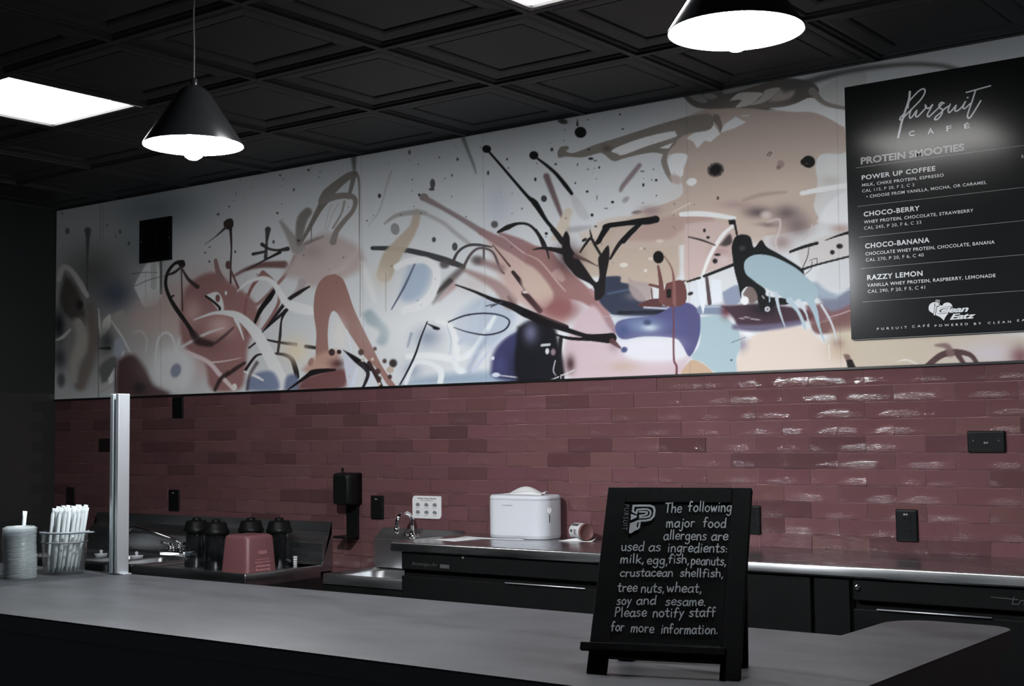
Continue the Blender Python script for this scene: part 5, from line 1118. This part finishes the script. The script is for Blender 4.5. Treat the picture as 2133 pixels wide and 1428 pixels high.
S('C', [(410, 1067), (500, 1032), (600, 1020), (690, 1030), (740, 1062), (710, 1112), (620, 1136), (520, 1122), (440, 1096)], [7, 9, 9, 8, 9, 9, 9, 7, 4], (42, 44, 60)); S('C', [(615, 980), (665, 970), (640, 985), (700, 960)], 6, (70, 72, 88))
S('C', [(296, 1065), (262, 1150), (232, 1240), (190, 1330), (148, 1405)], [6, 9, 11, 10, 8], (38, 36, 46)); S('C', [(296, 1075), (345, 1100)], [4, 18], (38, 36, 44)); O('C', (345, 1101), (20, 9), (32, 32, 40), 1, 8)
O('C', (112, 1288), (20, 20), (58, 54, 52), 1, 0, False, 5); O('C', (95, 1325), (20, 18), (186, 168, 150))
Pg('C', [(640, 1345), (655, 1235), (715, 1155), (800, 1108), (870, 1085), (910, 1160), (935, 1300), (935, 1395), (700, 1378)], (60, 60, 98), 1, 10); Hz('C', (860, 1310), (110, 90), (22, 26, 36), 1.0); Hz('C', (860, 1130), (60, 40), (30, 32, 44), 0.9); Hz('C', (690, 1300), (40, 60), (76, 76, 128), 0.6)
S('C', [(545, 1330), (640, 1212), (720, 1142), (812, 1096)], [20, 14, 12, 4], (196, 202, 220), 0.9, 3); O('C', (650, 1262), (10, 10), (214, 218, 228)); O('C', (820, 1265), (24, 9), (170, 184, 204), 0.9, -8); O('C', (668, 1352), (22, 12), (220, 226, 236), 0.9)
S('C', [(690, 1355), (800, 1368), (925, 1382)], [5, 7, 5], (206, 208, 214)); S('C', [(800, 1130), (840, 1200), (860, 1250)], 3, (150, 156, 180))
# ---- right-hand ground
Pg('E', [(380, 250), (640, 60), (900, -60), (1420, -80), (1420, 150), (1380, 480), (900, 500), (740, 430), (560, 420)], (184, 165, 149), 1, 14)
Pg('F', [(-130, 720), (60, 562), (400, 440), (870, 470), (1240, 482), (1400, 540), (1516, 612), (1532, 830), (1320, 850), (1270, 960), (1285, 1100), (1250, 1300), (1200, 1500), (0, 1650), (-500, 1650), (-420, 1440), (-220, 1335), (-20, 1270), (106, 1195), (95, 1040), (150, 885), (100, 850), (-30, 850), (-130, 810)], (168, 149, 137), 1, 3)
Hz('F', (560, 1330), (520, 260), (192, 170, 154), 0.95); Hz('F', (1050, 1150), (260, 160), (190, 172, 156), 0.7); Hz('F', (500, 560), (420, 150), (150, 134, 125), 0.6)
Hz('F', (1450, 960), (150, 110), (198, 196, 192), 1.0); Pg('F', [(1280, 1440), (1370, 1290), (1500, 1190), (1560, 1190), (1580, 1440)], (212, 212, 214), 1, 10); Hz('F', (1400, 1085), (90, 50), (180, 174, 166), 0.8); S('F', [(1148, 1190), (1300, 1160), (1545, 1120)], [36, 46, 42], (222, 218, 212))
Pg('F', [(100, 335), (190, 425), (320, 455), (560, 445), (720, 450), (900, 460), (1210, 372), (1300, 320), (1260, 235), (1100, 190), (870, 190), (560, 255), (300, 310)], (76, 70, 66), 1, 4); Hz('F', (800, 420), (300, 40), (104, 92, 86), 0.7)
Pg('F', [(450, 300), (620, 250), (870, 206), (720, 262), (500, 322)], (102, 100, 98)); Pg('F', [(518, 382), (600, 315), (740, 308), (812, 320), (770, 360), (690, 420), (570, 442), (622, 376)], (148, 141, 135)); Pg('F', [(690, 425), (800, 345), (832, 288), (962, 272), (880, 360), (790, 405)], (138, 130, 124)); Pg('F', [(860, 388), (965, 282), (1085, 290), (1045, 362), (945, 388)], (126, 116, 108), 1, 8)
Pg('F', [(150, 332), (250, 320), (325, 392), (240, 392)], (98, 96, 94)); Pg('F', [(282, 332), (350, 318), (412, 350), (332, 368)], (98, 96, 94))
Pg('F', [(862, 450), (1060, 420), (1230, 355), (1330, 430), (1520, 470), (1520, 606), (1400, 545), (1240, 482), (1060, 480)], (196, 194, 190)); Pg('F', [(1290, 312), (1400, 215), (1690, 130), (1690, 250), (1520, 280), (1520, 425), (1400, 400)], (144, 142, 140), 1, 6)
S('F', [(1240, 300), (1330, 390), (1420, 428), (1520, 446)], [70, 42, 36, 30], (110, 102, 96)); S('P', [(1640, 186), (1760, 152), (1880, 136), (1960, 138), (2000, 148)], [16, 11, 8, 9, 10], (70, 67, 65), 0.9, 3)
Hz('F', (330, 500), (110, 40), (120, 104, 98), 0.6); S('F', [(400, 535), (432, 600), (436, 665)], [70, 40, 5], (104, 90, 86), 1, 3); Pg('F', [(135, 710), (230, 650), (375, 588), (415, 640), (436, 672), (350, 742), (300, 730), (235, 797), (200, 740)], (200, 200, 200), 1, 0.9, False); Pg('F', [(436, 662), (472, 590), (570, 520), (662, 570), (560, 622)], (200, 200, 200), 1, 0.9, False); S('F', [(615, 516), (680, 512)], [4, 9], (180, 172, 164))
O('F', (185, 1090), (46, 34), (214, 212, 210), 1, -12)
O('F', (395, 985), (62, 52), (28, 26, 26), 1, -25, False, 10)
for k in range(26):
    a = k * 2.4; O('F', (395 + 66 * math.cos(a), 985 + 54 * math.sin(a)), (6 + k % 4, 4), (30, 28, 28), 0.8, math.degrees(a))
O('F', (1207, 915), (58, 53), (25, 24, 24)); O('F', (1190, 930), (14, 6), (70, 66, 64)); S('F', [(1150, 900), (1145, 915), (1150, 935)], 16, (25, 24, 24)); S('F', [(845, 862), (865, 832), (885, 838), (862, 866)], 7, (70, 56, 52)); O('F', (965, 935), (30, 34), (146, 116, 112), 0.9, -30, False, 6); O('F', (945, 965), (18, 18), (112, 84, 82), 0.8, 0, False, 6); O('F', (415, 1232), (10, 16), (70, 54, 52)); S('F', [(1010, 912), (1140, 910)], 3, (160, 144, 130))
S('F', [(640, 1250), (800, 1202), (1010, 1180)], [20, 34, 18], (156, 132, 122), 0.8, 10); Hz('F', (560, 1290), (160, 45), (160, 132, 132), 0.7)
# antlers
Pg('D', [(310, 560), (340, 510), (410, 500), (420, 530), (395, 548), (450, 570), (540, 545), (700, 480), (900, 420), (1100, 355), (1300, 292), (1500, 235), (1640, 200), (1830, 190), (1830, 330), (1600, 380), (1500, 440), (1480, 480), (1440, 520), (1380, 580), (1260, 565), (1100, 590), (960, 625), (860, 650), (760, 575), (700, 575), (560, 612), (400, 605), (320, 615)], (106, 98, 90), 1, 1.5)
Hz('D', (1450, 400), (130, 120), (122, 110, 102), 0.5); Hz('D', (800, 525), (50, 35), (74, 64, 58), 0.8); O('D', (620, 535), (16, 10), (66, 60, 56))
Pg('D', [(840, 555), (900, 512), (1150, 420), (1440, 355), (1482, 380), (1472, 412), (1200, 500), (960, 588), (900, 575)], (196, 195, 196)); Pg('D', [(1315, 520), (1452, 468), (1412, 525)], (196, 194, 194), 1, 0.9, False)
S('D', [(1390, 560), (1365, 650), (1400, 760), (1440, 850)], [40, 60, 54, 20], (122, 112, 104)); Pg('D', [(1408, 640), (1450, 580), (1540, 572), (1602, 598), (1562, 690), (1545, 800), (1440, 775), (1412, 700)], (212, 211, 212)); O('D', (1480, 830), (60, 44), (170, 150, 140), 0.9, 30, False, 8)
# dashes, balls and flicks in the middle top
S('D', [(200, 800), (250, 930), (300, 1060), (352, 1195)], [62, 56, 50, 34], (100, 80, 82), 0.95, 8); S('D', [(1122, 690), (1050, 780), (960, 890), (935, 940)], [42, 48, 44, 30], (122, 106, 110), 0.95, 8)
O('D', (985, 1030), (38, 24), (150, 144, 146), 0.95, -40, False, 6); O('D', (1095, 1155), (50, 18), (118, 102, 102), 0.95, -8, False, 4); Pg('D', [(430, 975), (462, 965), (560, 1080), (630, 1210), (540, 1220), (470, 1110)], (178, 178, 181), 0.95, 10); Pg('D', [(240, 1428), (300, 1300), (380, 1130), (430, 1115), (460, 1150), (430, 1250), (420, 1428)], (196, 180, 162), 0.95, 10)
S('D', [(420, 1330), (520, 1320), (640, 1300)], [50, 60, 20], (150, 146, 150), 0.7, 14); Pg('D', [(520, 1360), (640, 1320), (760, 1230), (1000, 1190), (1180, 1170), (1020, 1260), (800, 1300), (740, 1428), (560, 1428)], (196, 178, 164), 0.8, 14)
Hz('D', (1230, 1140), (110, 50), (150, 124, 124), 0.9); Pg('D', [(1270, 1230), (1500, 1180), (1830, 1190), (1830, 1300), (1560, 1330), (1400, 1428), (1000, 1428), (1100, 1320)], (170, 138, 130), 0.8, 16); S('D', [(1440, 1160), (1620, 1065)], [6, 14], (206, 194, 182))
O('D', (362, 256), (50, 26), (54, 54, 54), 1, 12, False, 4); S('D', [(507, 232), (507, 292)], [5, 26], (50, 50, 50)); O('D', (538, 365), (58, 55), (21, 23, 23)); O('D', (75, 592), (45, 42), (22, 23, 23))
S('D', [(100, 615), (200, 690), (300, 780), (390, 890), (450, 970)], [20, 30, 36, 44, 34], (24, 24, 25)); O('C', (617, 133), (24, 21), (22, 23, 23)); S('C', [(630, 148), (700, 228), (770, 310), (840, 390), (880, 427), (940, 520), (1000, 590), (1036, 645)], [12, 14, 15, 18, 34, 20, 20, 28], (23, 23, 24))
S('C', [(487, 65), (515, 140), (545, 215), (560, 265)], [24, 16, 14, 4], (86, 92, 92), 0.85, 4)
for x, y, rx, ry in ((253, 535, 13, 18), (293, 680, 11, 9), (175, 1020, 28, 32), (640, 625, 26, 12), (685, 645, 14, 5), (957, 332, 12, 7), (930, 188, 10, 9), (612, 730, 7, 6), (722, 712, 9, 12), (508, 684, 5, 12), (1287, 838, 12, 13), (1160, 885, 11, 17), (1150, 750, 18, 6), (1260, 730, 6, 6), (486, 866, 8, 9), (604, 950, 14, 11), (855, 1055, 16, 13), (652, 1182, 15, 16), (700, 1010, 4, 20), (790, 1117, 16, 4), (1290, 990, 6, 7), (380, 337, 5, 5), (370, 447, 5, 5), (610, 240, 6, 6), (695, 825, 6, 5), (200, 1365, 14, 12), (90, 830, 12, 18), (1155, 1062, 8, 4), (688, 1295, 14, 8)):
    O('D', (x, y), (rx, ry), (34, 34, 36))
for x, y, rx, ry in ((325, 320, 14, 26), (320, 350, 16, 8), (460, 188, 7, 9), (430, 275, 5, 7), (38, 385, 9, 12), (445, 660, 15, 22), (332, 622, 11, 14), (928, 402, 15, 16), (970, 135, 8, 9), (940, 590, 8, 7), (200, 150, 7, 12), (728, 188, 6, 7), (735, 235, 4, 4), (215, 298, 4, 4), (362, 178, 4, 5), (625, 262, 7, 12), (808, 455, 4, 5), (990, 214, 6, 5), (428, 390, 3, 3)): O('C', (x, y), (rx, ry), (60, 60, 62), 0.9)
for x, y, rx, ry in ((433, 180, 6, 5), (595, 150, 8, 7), (511, 263, 5, 9), (417, 396, 7, 6), (442, 345, 3, 3), (180, 285, 3, 4), (78, 403, 8, 7), (142, 358, 4, 6), (176, 616, 5, 8), (28, 672, 6, 6), (395, 560, 6, 10), (538, 552, 9, 7), (1000, 298, 8, 11), (4, 622, 5, 5), (30, 590, 6, 3), (930, 440, 5, 3)): O('B', (x, y), (rx, ry), (48, 48, 50), 0.95)
rm = random.Random(21)
for k in range(150):
    x, y = rm.uniform(470, 1480), rm.uniform(290, 640)
    if rm.random() < (y - 290) / 420: continue
    r = rm.choice((0.7, 0.9, 1.1, 1.5)); O('P', (x, y), (r * 1.2, r), (72, 72, 74), 0.7)
# ---- right lower half
Pg('E', [(0, 150), (200, 165), (320, 300), (430, 400), (560, 520), (670, 640), (770, 800), (850, 990), (760, 940), (640, 760), (500, 660), (300, 620), (150, 500), (0, 330)], (152, 110, 108), 1, 8)
Pg('E', [(-40, 300), (60, 340), (160, 440), (255, 600), (170, 720), (60, 610), (-40, 520)], (198, 172, 158), 1, 12); Hz('E', (330, 740), (190, 115), (142, 91, 91), 1.0)
S('E', [(0, 222), (130, 290), (280, 470), (365, 565)], [8, 14, 16, 10], (190, 160, 156), 0.9, 2); Pg('E', [(220, 400), (300, 360), (360, 440), (330, 480), (260, 440)], (186, 152, 146), 0.9, 8)
Pg('E', [(420, 930), (500, 790), (610, 700), (690, 760), (760, 880), (850, 980), (880, 1100), (1000, 1200), (1400, 1200), (1520, 1150), (1490, 1260), (1430, 1345), (440, 1380), (350, 1100)], (204, 180, 186), 1, 16)
S('E', [(600, 560), (700, 690), (780, 850), (835, 955)], [40, 60, 50, 40], (168, 127, 130), 0.95, 4); Hz('E', (820, 1080), (60, 60), (150, 116, 124), 0.7)
Hz('E', (1200, 1120), (330, 120), (224, 220, 228), 1.0); Hz('E', (900, 1265), (140, 50), (196, 172, 156), 0.85); Pg('E', [(810, 980), (870, 930), (930, 1000), (1050, 1050), (1000, 1150), (900, 1130), (850, 1060)], (222, 220, 228), 1, 8)
Pg('E', [(735, 430), (870, 428), (880, 480), (960, 500), (1050, 560), (1110, 650), (1060, 690), (1300, 705), (1290, 790), (850, 790), (760, 750), (670, 640), (715, 560)], (54, 60, 78), 1, 6); S('E', [(760, 590), (900, 560), (1020, 540)], [16, 20, 8], (84, 96, 122), 0.9, 6); Hz('E', (1000, 610), (80, 40), (130, 120, 128), 0.7); Pg('E', [(950, 430), (1000, 470), (1150, 500), (1170, 620), (1050, 660), (960, 560)], (168, 150, 148), 0.9, 8)
Pg('E', [(1030, 692), (1150, 640), (1245, 640), (1255, 712), (1100, 722)], (90, 57, 57)); S('E', [(860, 765), (1280, 762)], [30, 36], (32, 32, 42)); S('E', [(1095, 716), (1335, 728)], [16, 18], (204, 204, 218), 0.9, 3); S('E', [(720, 800), (1000, 806), (1240, 800)], [4, 9, 9], (172, 172, 192))
Pg('E', [(1365, 690), (1500, 672), (1600, 745), (1622, 900), (1585, 1060), (1515, 1172), (1445, 1060), (1370, 1000), (1100, 985), (890, 1010), (825, 910), (890, 830), (1200, 785)], (84, 82, 128), 1, 3); Hz('E', (1080, 880), (230, 80), (118, 138, 172), 0.9); Hz('E', (1150, 905), (80, 34), (196, 208, 216), 0.9); Hz('E', (900, 930), (60, 60), (70, 84, 128), 0.8); O('E', (1125, 855), (36, 24), (64, 72, 104), 0.9, 0, False, 8); Hz('E', (1180, 1060), (220, 70), (224, 222, 230), 0.95); O('E', (910, 1108), (30, 26), (70, 78, 118), 0.95, -20, False, 5)
Pg('E', [(1300, 492), (1460, 470), (1475, 680), (1270, 692)], (107, 66, 64), 1, 2); Pg('E', [(1300, 550), (1346, 545), (1346, 626), (1306, 628)], (28, 25, 25), 1, 1, False); S('E', [(1225, 330), (1250, 480), (1262, 650)], [18, 40, 66], (112, 70, 68)); S('E', [(1148, 505), (1245, 530)], [24, 30], (108, 68, 66)); S('E', [(1160, 540), (1172, 632)], [10, 12], (96, 62, 60)); S('E', [(1282, 240), (1350, 350), (1372, 480), (1376, 690)], [8, 14, 26, 34], (134, 90, 85)); S('E', [(1460, 474), (1612, 440)], [14, 22], (56, 42, 42)); Pg('E', [(1503, 480), (1625, 452), (1645, 770), (1560, 700), (1512, 600)], (216, 220, 226), 1, 2, False); O('E', (1525, 588), (26, 16), (48, 42, 44), 1, -20)
O('E', (1228, 250), (50, 58), (21, 20, 20)); O('E', (905, 322), (38, 22), (214, 206, 194)); O('E', (1155, 265), (24, 16), (206, 196, 184)); O('E', (1108, 375), (16, 16), (214, 206, 196)); O('E', (1065, 170), (14, 9), (206, 196, 186)); O('E', (1240, 100), (36, 16), (206, 192, 178), 0.8)
S('E', [(1366, 690), (1370, 850), (1368, 1000), (1372, 1200), (1396, 1260), (1396, 1345)], [12, 14, 16, 18, 20, 22], (112, 66, 74)); Pg('E', [(1495, 1240), (1560, 1198), (1690, 1270), (1720, 1345), (1445, 1345)], (200, 169, 143), 1, 4)
Hz('E', (390, 260), (120, 140), (74, 53, 55), 0.95)
Pg('E', [(330, 90), (368, 8), (402, 60), (412, 150), (465, 235), (545, 345), (645, 480), (680, 420), (668, 270), (700, 215), (762, 140), (772, 255), (740, 430), (722, 600), (640, 650), (620, 520), (480, 440), (420, 380), (345, 270)], (34, 29, 31), 1, 3)
for pts, w in (([(240, -10), (330, 110)], [36, 44]), ([(500, 205), (550, 130), (600, 75), (640, 140), (690, 225)], [14, 24, 26, 26, 24]), ([(590, -10), (605, 60)], [6, 22]), ([(660, 115), (760, -20)], [40, 34]), ([(780, 265), (870, 120), (1005, -10)], [20, 38, 48]), ([(60, 180), (170, 166), (330, 195)], [6, 28, 60]), ([(90, -5), (170, 120), (212, 262)], [22, 24, 12])): S('E', pts, w, (36, 32, 33))
O('E', (540, 90), (26, 14), (40, 36, 36), 1, -30); O('E', (186, 30), (14, 11), (40, 38, 38)); S('E', [(455, 240), (560, 280), (665, 335)], [44, 24, 4], (88, 64, 64), 0.95, 3)
S('D', [(1285, 1225), (1200, 1240), (1000, 1262), (800, 1292), (775, 1330), (720, 1440)], [72, 74, 52, 50, 50, 50], (23, 23, 24)); S('D', [(1130, 1270), (1040, 1350), (960, 1440)], [36, 52, 54], (23, 23, 24))
Pg('E', [(-80, 900), (60, 830), (240, 890), (290, 1000), (335, 1400), (-80, 1400)], (25, 25, 31), 1, 14); Hz('E', (40, 950), (70, 100), (112, 112, 142), 0.85); Hz('E', (410, 1240), (45, 80), (74, 50, 52), 0.95); S('E', [(320, 1010), (310, 1200), (330, 1380)], [40, 30, 50], (30, 27, 29), 0.95, 4)
S('E', [(-10, 765), (130, 838), (250, 880), (400, 932), (560, 980), (690, 990), (790, 1000)], [70, 72, 62, 46, 40, 60, 100], (25, 22, 24)); S('E', [(255, 962), (400, 1002), (600, 1012), (760, 1020)], [14, 30, 32, 60], (25, 22, 24)); S('E', [(800, 1030), (872, 1090)], [56, 20], (92, 62, 64), 0.95, 4)
S('E', [(145, 1068), (215, 1060)], 24, (188, 188, 194)); O('E', (195, 1122), (18, 28), (206, 204, 210)); O('E', (250, 1130), (22, 30), (150, 124, 130), 0.9, 0, False, 5); S('E', [(270, 1210), (252, 1300), (275, 1345)], [10, 10, 6], (196, 190, 196)); S('E', [(225, 1390), (300, 1360)], [8, 12], (206, 202, 204)); S('E', [(325, 1348), (445, 1298)], [12, 12], (206, 200, 202)); S('E', [(322, 1345), (322, 1390)], 9, (206, 200, 202))
# ---- bird corner
Pg('G', [(-40, 190), (200, 165), (352, 240), (362, 500), (110, 600), (-40, 650)], (197, 173, 167), 1, 10); Hz('G', (260, 420), (90, 60), (168, 134, 132), 0.7); Hz('G', (280, 480), (50, 40), (206, 190, 190), 0.8)
Hz('G', (560, 90), (115, 50), (104, 89, 89), 1.0); Hz('G', (800, 100), (110, 70), (106, 93, 93), 0.95); Hz('G', (890, 200), (120, 90), (122, 105, 106), 0.95); Hz('G', (640, 195), (100, 22), (118, 102, 100), 0.8); O('G', (630, 112), (40, 30), (198, 182, 178), 0.95, 0, False, 12); Pg('G', [(450, 200), (620, 215), (600, 330), (530, 340), (480, 270)], (192, 172, 160), 0.9, 16); Hz('G', (760, 340), (90, 70), (150, 124, 122), 0.8)
S('G', [(640, 170), (740, 150), (742, 240), (710, 320), (722, 400)], [8, 16, 14, 18, 10], (200, 184, 182), 0.95, 4); S('G', [(1012, 190), (990, 262), (925, 325)], [10, 14, 8], (192, 178, 178), 0.95, 4)
Pg('G', [(890, 400), (1070, 300), (1320, 250), (1345, 460), (1060, 520), (930, 550)], (202, 196, 194), 0.95, 10); Hz('G', (1250, 225), (90, 36), (174, 146, 140), 0.9); Pg('G', [(1040, 700), (1070, 560), (1330, 460), (1345, 710), (1200, 730)], (208, 209, 211), 1, 10)
Pg('G', [(960, 860), (1200, 830), (1345, 800), (1360, 925), (1140, 985), (1000, 1005)], (128, 92, 96), 1, 10); Pg('G', [(1050, 770), (1200, 790), (1340, 715), (1345, 830), (1160, 905)], (122, 127, 148), 0.95, 12)
for k in range(9): S('G', [(1080 + 20 * k, 800 - 6 * k), (1200 + 16 * k, 760 - 4 * k)], [3, 6], (200 - 10 * (k % 3), 202, 210), 0.7)
Pg('G', [(1000, 1005), (1150, 980), (1370, 905), (1370, 1060), (1150, 1090), (1020, 1085)], (124, 88, 87), 1, 8); S('G', [(1130, 960), (1240, 930), (1350, 890)], [5, 10, 8], (196, 170, 170), 0.9, 2)
Pg('P', [(1740, 690), (1800, 690), (2140, 700), (2200, 780), (1740, 790)], (201, 187, 169), 1, 8); Hz('P', (2065, 735), (70, 30), (207, 197, 204), 0.9); Hz('P', (2128, 742), (22, 22), (130, 88, 92), 0.9); Hz('P', (1790, 700), (40, 20), (204, 192, 168), 0.9)
Pg('G', [(395, 1290), (440, 1180), (560, 1090), (700, 1045), (900, 1032), (1030, 1082), (1100, 1160), (1230, 1220), (1300, 1400), (395, 1420)], (223, 207, 195), 1, 12); Hz('G', (1230, 1230), (110, 90), (196, 174, 152), 0.85); Hz('G', (430, 1180), (50, 60), (150, 140, 158), 0.85)
Pg('G', [(90, 955), (260, 935), (335, 990), (400, 1050), (420, 1180), (385, 1300), (380, 1420), (230, 1420), (110, 1330), (10, 1285), (82, 1180)], (168, 190, 198), 1, 5); S('G', [(100, 895), (260, 895)], [76, 80], (126, 140, 162), 1, 6); S('G', [(110, 870), (250, 868)], 10, (206, 212, 222), 0.8, 3); Hz('G', (300, 905), (44, 60), (108, 60, 68), 1.0); O('G', (480, 1080), (46, 30), (232, 234, 236), 0.95, 10, False, 8); S('G', [(345, 1165), (460, 1120)], [4, 3], (70, 64, 72)); O('G', (345, 1308), (10, 7), (50, 56, 60))
S('G', [(-70, 108), (60, 102), (200, 112), (370, 140)], [36, 46, 42, 32], (228, 222, 220)); S('G', [(362, 200), (280, 270), (200, 390), (150, 490), (108, 605)], [22, 32, 32, 30, 22], (227, 223, 221)); Pg('G', [(62, 645), (132, 622), (152, 720), (112, 935), (92, 862), (72, 760)], (224, 228, 233), 1, 1, False); Pg('G', [(180, 640), (262, 650), (266, 832), (180, 842)], (222, 226, 232), 1, 1, False)
Pg('G', [(270, 750), (400, 690), (415, 830), (300, 850)], (136, 146, 170), 0.95, 6); Pg('G', [(318, 155), (376, 148), (402, 290), (384, 282), (364, 192), (326, 192)], (26, 25, 27), 1, 1, False); Pg('G', [(250, 360), (330, 270), (350, 340), (300, 370)], (58, 50, 50), 0.9, 8)
Pg('G', [(270, 865), (430, 850), (560, 845), (700, 855), (940, 890), (1010, 955), (900, 1000), (700, 1035), (600, 1062), (420, 1045), (360, 960)], (70, 50, 60), 1, 8); Hz('G', (620, 890), (120, 60), (32, 29, 36), 0.95); Hz('G', (980, 940), (80, 40), (104, 64, 68), 0.8); S('G', [(370, 1035), (520, 1045), (700, 1032), (910, 1000)], [40, 56, 50, 40], (106, 99, 126), 0.95, 10)
for x, y in ((430, 965), (470, 955), (520, 970), (560, 975)): O('G', (x, y), (24, 5), (200, 196, 206), 0.8, 8)
Pg('G', [(345, 380), (375, 296), (440, 272), (502, 295), (532, 382), (592, 318), (640, 378), (750, 440), (935, 562), (935, 625), (1000, 690), (880, 645), (600, 470), (480, 480), (460, 560), (530, 652), (622, 722), (640, 782), (800, 802), (842, 842), (700, 862), (602, 902), (562, 822), (542, 762), (482, 702), (432, 742), (424, 800), (404, 700), (368, 560)], (23, 24, 26), 1, 1)
O('G', (435, 386), (26, 22), (58, 56, 56), 1, 0, False, 6); Pg('G', [(440, 765), (482, 705), (532, 722), (562, 802), (502, 842)], (120, 104, 100), 1, 3); O('G', (456, 818), (32, 35), (233, 233, 233)); O('G', (642, 888), (22, 22), (206, 206, 212)); O('G', (642, 888), (10, 10), (110, 110, 120)); S('G', [(600, 780), (615, 800)], 10, (170, 170, 180)); O('G', (770, 858), (20, 8), (150, 140, 150))
S('G', [(1030, 720), (1110, 765), (1210, 785)], [110, 80, 30], (150, 165, 181), 0.9, 12)
Pg('G', [(448, 545), (458, 490), (510, 450), (590, 438), (700, 460), (860, 540), (950, 612), (1030, 690), (1062, 760), (1020, 822), (930, 826), (820, 816), (700, 752), (620, 712), (530, 652), (468, 602)], (158, 181, 191), 1, 1)
for pts, w, c in (([(660, 750), (660, 825)], [10, 12], (160, 182, 192)), ([(712, 760), (735, 880), (760, 960), (790, 1042)], [34, 20, 14, 6], (190, 202, 210)), ([(825, 815), (890, 900), (930, 980), (952, 1045)], [56, 26, 26, 24], (178, 196, 206)), ([(900, 825), (960, 920), (990, 1020), (1050, 1130)], [44, 14, 10, 7], (206, 213, 219)), ([(995, 815), (1040, 920), (1070, 1040), (1112, 1155)], [66, 42, 20, 8], (166, 187, 199)), ([(1088, 855), (1160, 980), (1200, 1090), (1222, 1195)], [20, 16, 14, 8], (206, 209, 215)), ([(1150, 1180), (1155, 1300)], [6, 8], (226, 222, 218))): S('G', pts, w, c)
for pts, w in (([(830, 416), (940, 376), (1052, 345)], [20, 26, 26]), ([(1120, 322), (1220, 285), (1312, 258)], [5, 16, 26]), ([(930, 562), (1060, 520), (1335, 450)], [20, 16, 17]), ([(-20, 662), (85, 630)], [14, 18]), ([(120, 617), (240, 570), (368, 520)], [24, 24, 26]), ([(985, 375), (972, 460), (930, 552)], [5, 6, 6]), ([(940, 610), (1000, 560), (1010, 500)], 4), ([(1050, 520), (1050, 470), (990, 490)], 4)): S('G', pts, w, (29, 27, 28))
S('G', [(-10, 293), (100, 320), (212, 362)], [10, 17, 10], (58, 49, 47)); S('G', [(140, 625), (165, 840)], [26, 34], (78, 62, 68), 0.95, 2)
for x, y, rx, ry in ((1238, 370, 28, 22), (1178, 420, 20, 20), (122, 240, 12, 16), (152, 298, 15, 12), (210, 492, 21, 22), (230, 440, 26, 12)): O('G', (x, y), (rx, ry), (60, 54, 54)); O('G', (x - rx * 0.15, y), (rx * 0.5, ry * 0.5), (24, 22, 22))
Pg('G', [(1268, 1262), (1312, 1262), (1330, 1300), (1290, 1310)], (120, 92, 84), 0.9, 3); Pg('G', [(1290, 1310), (1340, 1300), (1372, 1368), (1305, 1375)], (38, 31, 31), 1, 2, False); Hz('G', (1230, 1170), (50, 40), (150, 120, 110), 0.6)
S('H', [(820, 1350), (920, 1270), (1000, 1240), (1100, 1232), (1200, 1262), (1255, 1340)], [50, 56, 58, 50, 42, 40], (84, 62, 62)); S('H', [(1020, 1240), (985, 1180), (890, 1172)], [70, 50, 16], (122, 98, 94), 0.9, 8); S('H', [(1080, 1250), (1145, 1345)], [50, 36], (84, 62, 62)); S('H', [(560, 1312), (640, 1300), (745, 1345)], [8, 15, 8], (226, 220, 214))
# panel joints
for x in (330, 753, 1007, 1432, 1745): S('P', [(x, 100), (x + 10, 830)], 1.2, (70, 70, 70) if x > 400 else (40, 40, 40), 0.22)
c_ = PAINT / 255.0
rgb = np.where(c_ <= 0.04045, c_ / 12.92, ((c_ + 0.055) / 1.055) ** 2.4) * 0.97
cols = np.ones((PU.size, 4), dtype=np.float32); cols[:, :3] = np.clip(rgb, 0, 0.86)
W_ = nxm + 1
ii = (np.arange(nzm)[:, None] * W_ + np.arange(nxm)[None, :]).ravel()
quads = np.stack([ii, ii + 1, ii + W_ + 1, ii + W_], 1).astype(np.int32)
nv = PU.size
verts = np.stack([XX.ravel(), np.full(nv, -0.0125), ZZ.ravel()], 1).astype(np.float32)
# rim back to the wall
rim = np.concatenate([np.arange(W_), np.arange(1, nzm + 1) * W_ + nxm, nzm * W_ + np.arange(nxm - 1, -1, -1), np.arange(nzm - 1, 0, -1) * W_]).astype(np.int32)
back = verts[rim].copy(); back[:, 1] = -0.0034; nr = rim.size
bi = nv + np.arange(nr); rq = np.stack([np.roll(rim, -1), rim, bi, np.roll(bi, -1)], 1).astype(np.int32)
allv = np.concatenate([verts, back]); allq = np.concatenate([quads, rq])
ctr = Vector(((MX0 + MX1) / 2, 0, MZ0)); allv -= np.array(ctr, dtype=np.float32)
me = bpy.data.meshes.new('mural'); me.vertices.add(len(allv)); me.vertices.foreach_set('co', allv.ravel())
me.loops.add(allq.size); me.loops.foreach_set('vertex_index', allq.ravel())
me.polygons.add(len(allq)); me.polygons.foreach_set('loop_start', np.arange(0, allq.size, 4, dtype=np.int32))
me.update(calc_edges=True); me.validate()
at = me.color_attributes.new('paint', 'FLOAT_COLOR', 'POINT')
at.data.foreach_set('color', np.concatenate([cols, cols[rim]]).ravel())
me.materials.append(M['mural'])
ob = bpy.data.objects.new('mural', me); COL.objects.link(ob); ob.location = ctr
tag(ob, 'wide printed graffiti mural of splashes and drips above the red tiles', 'mural')
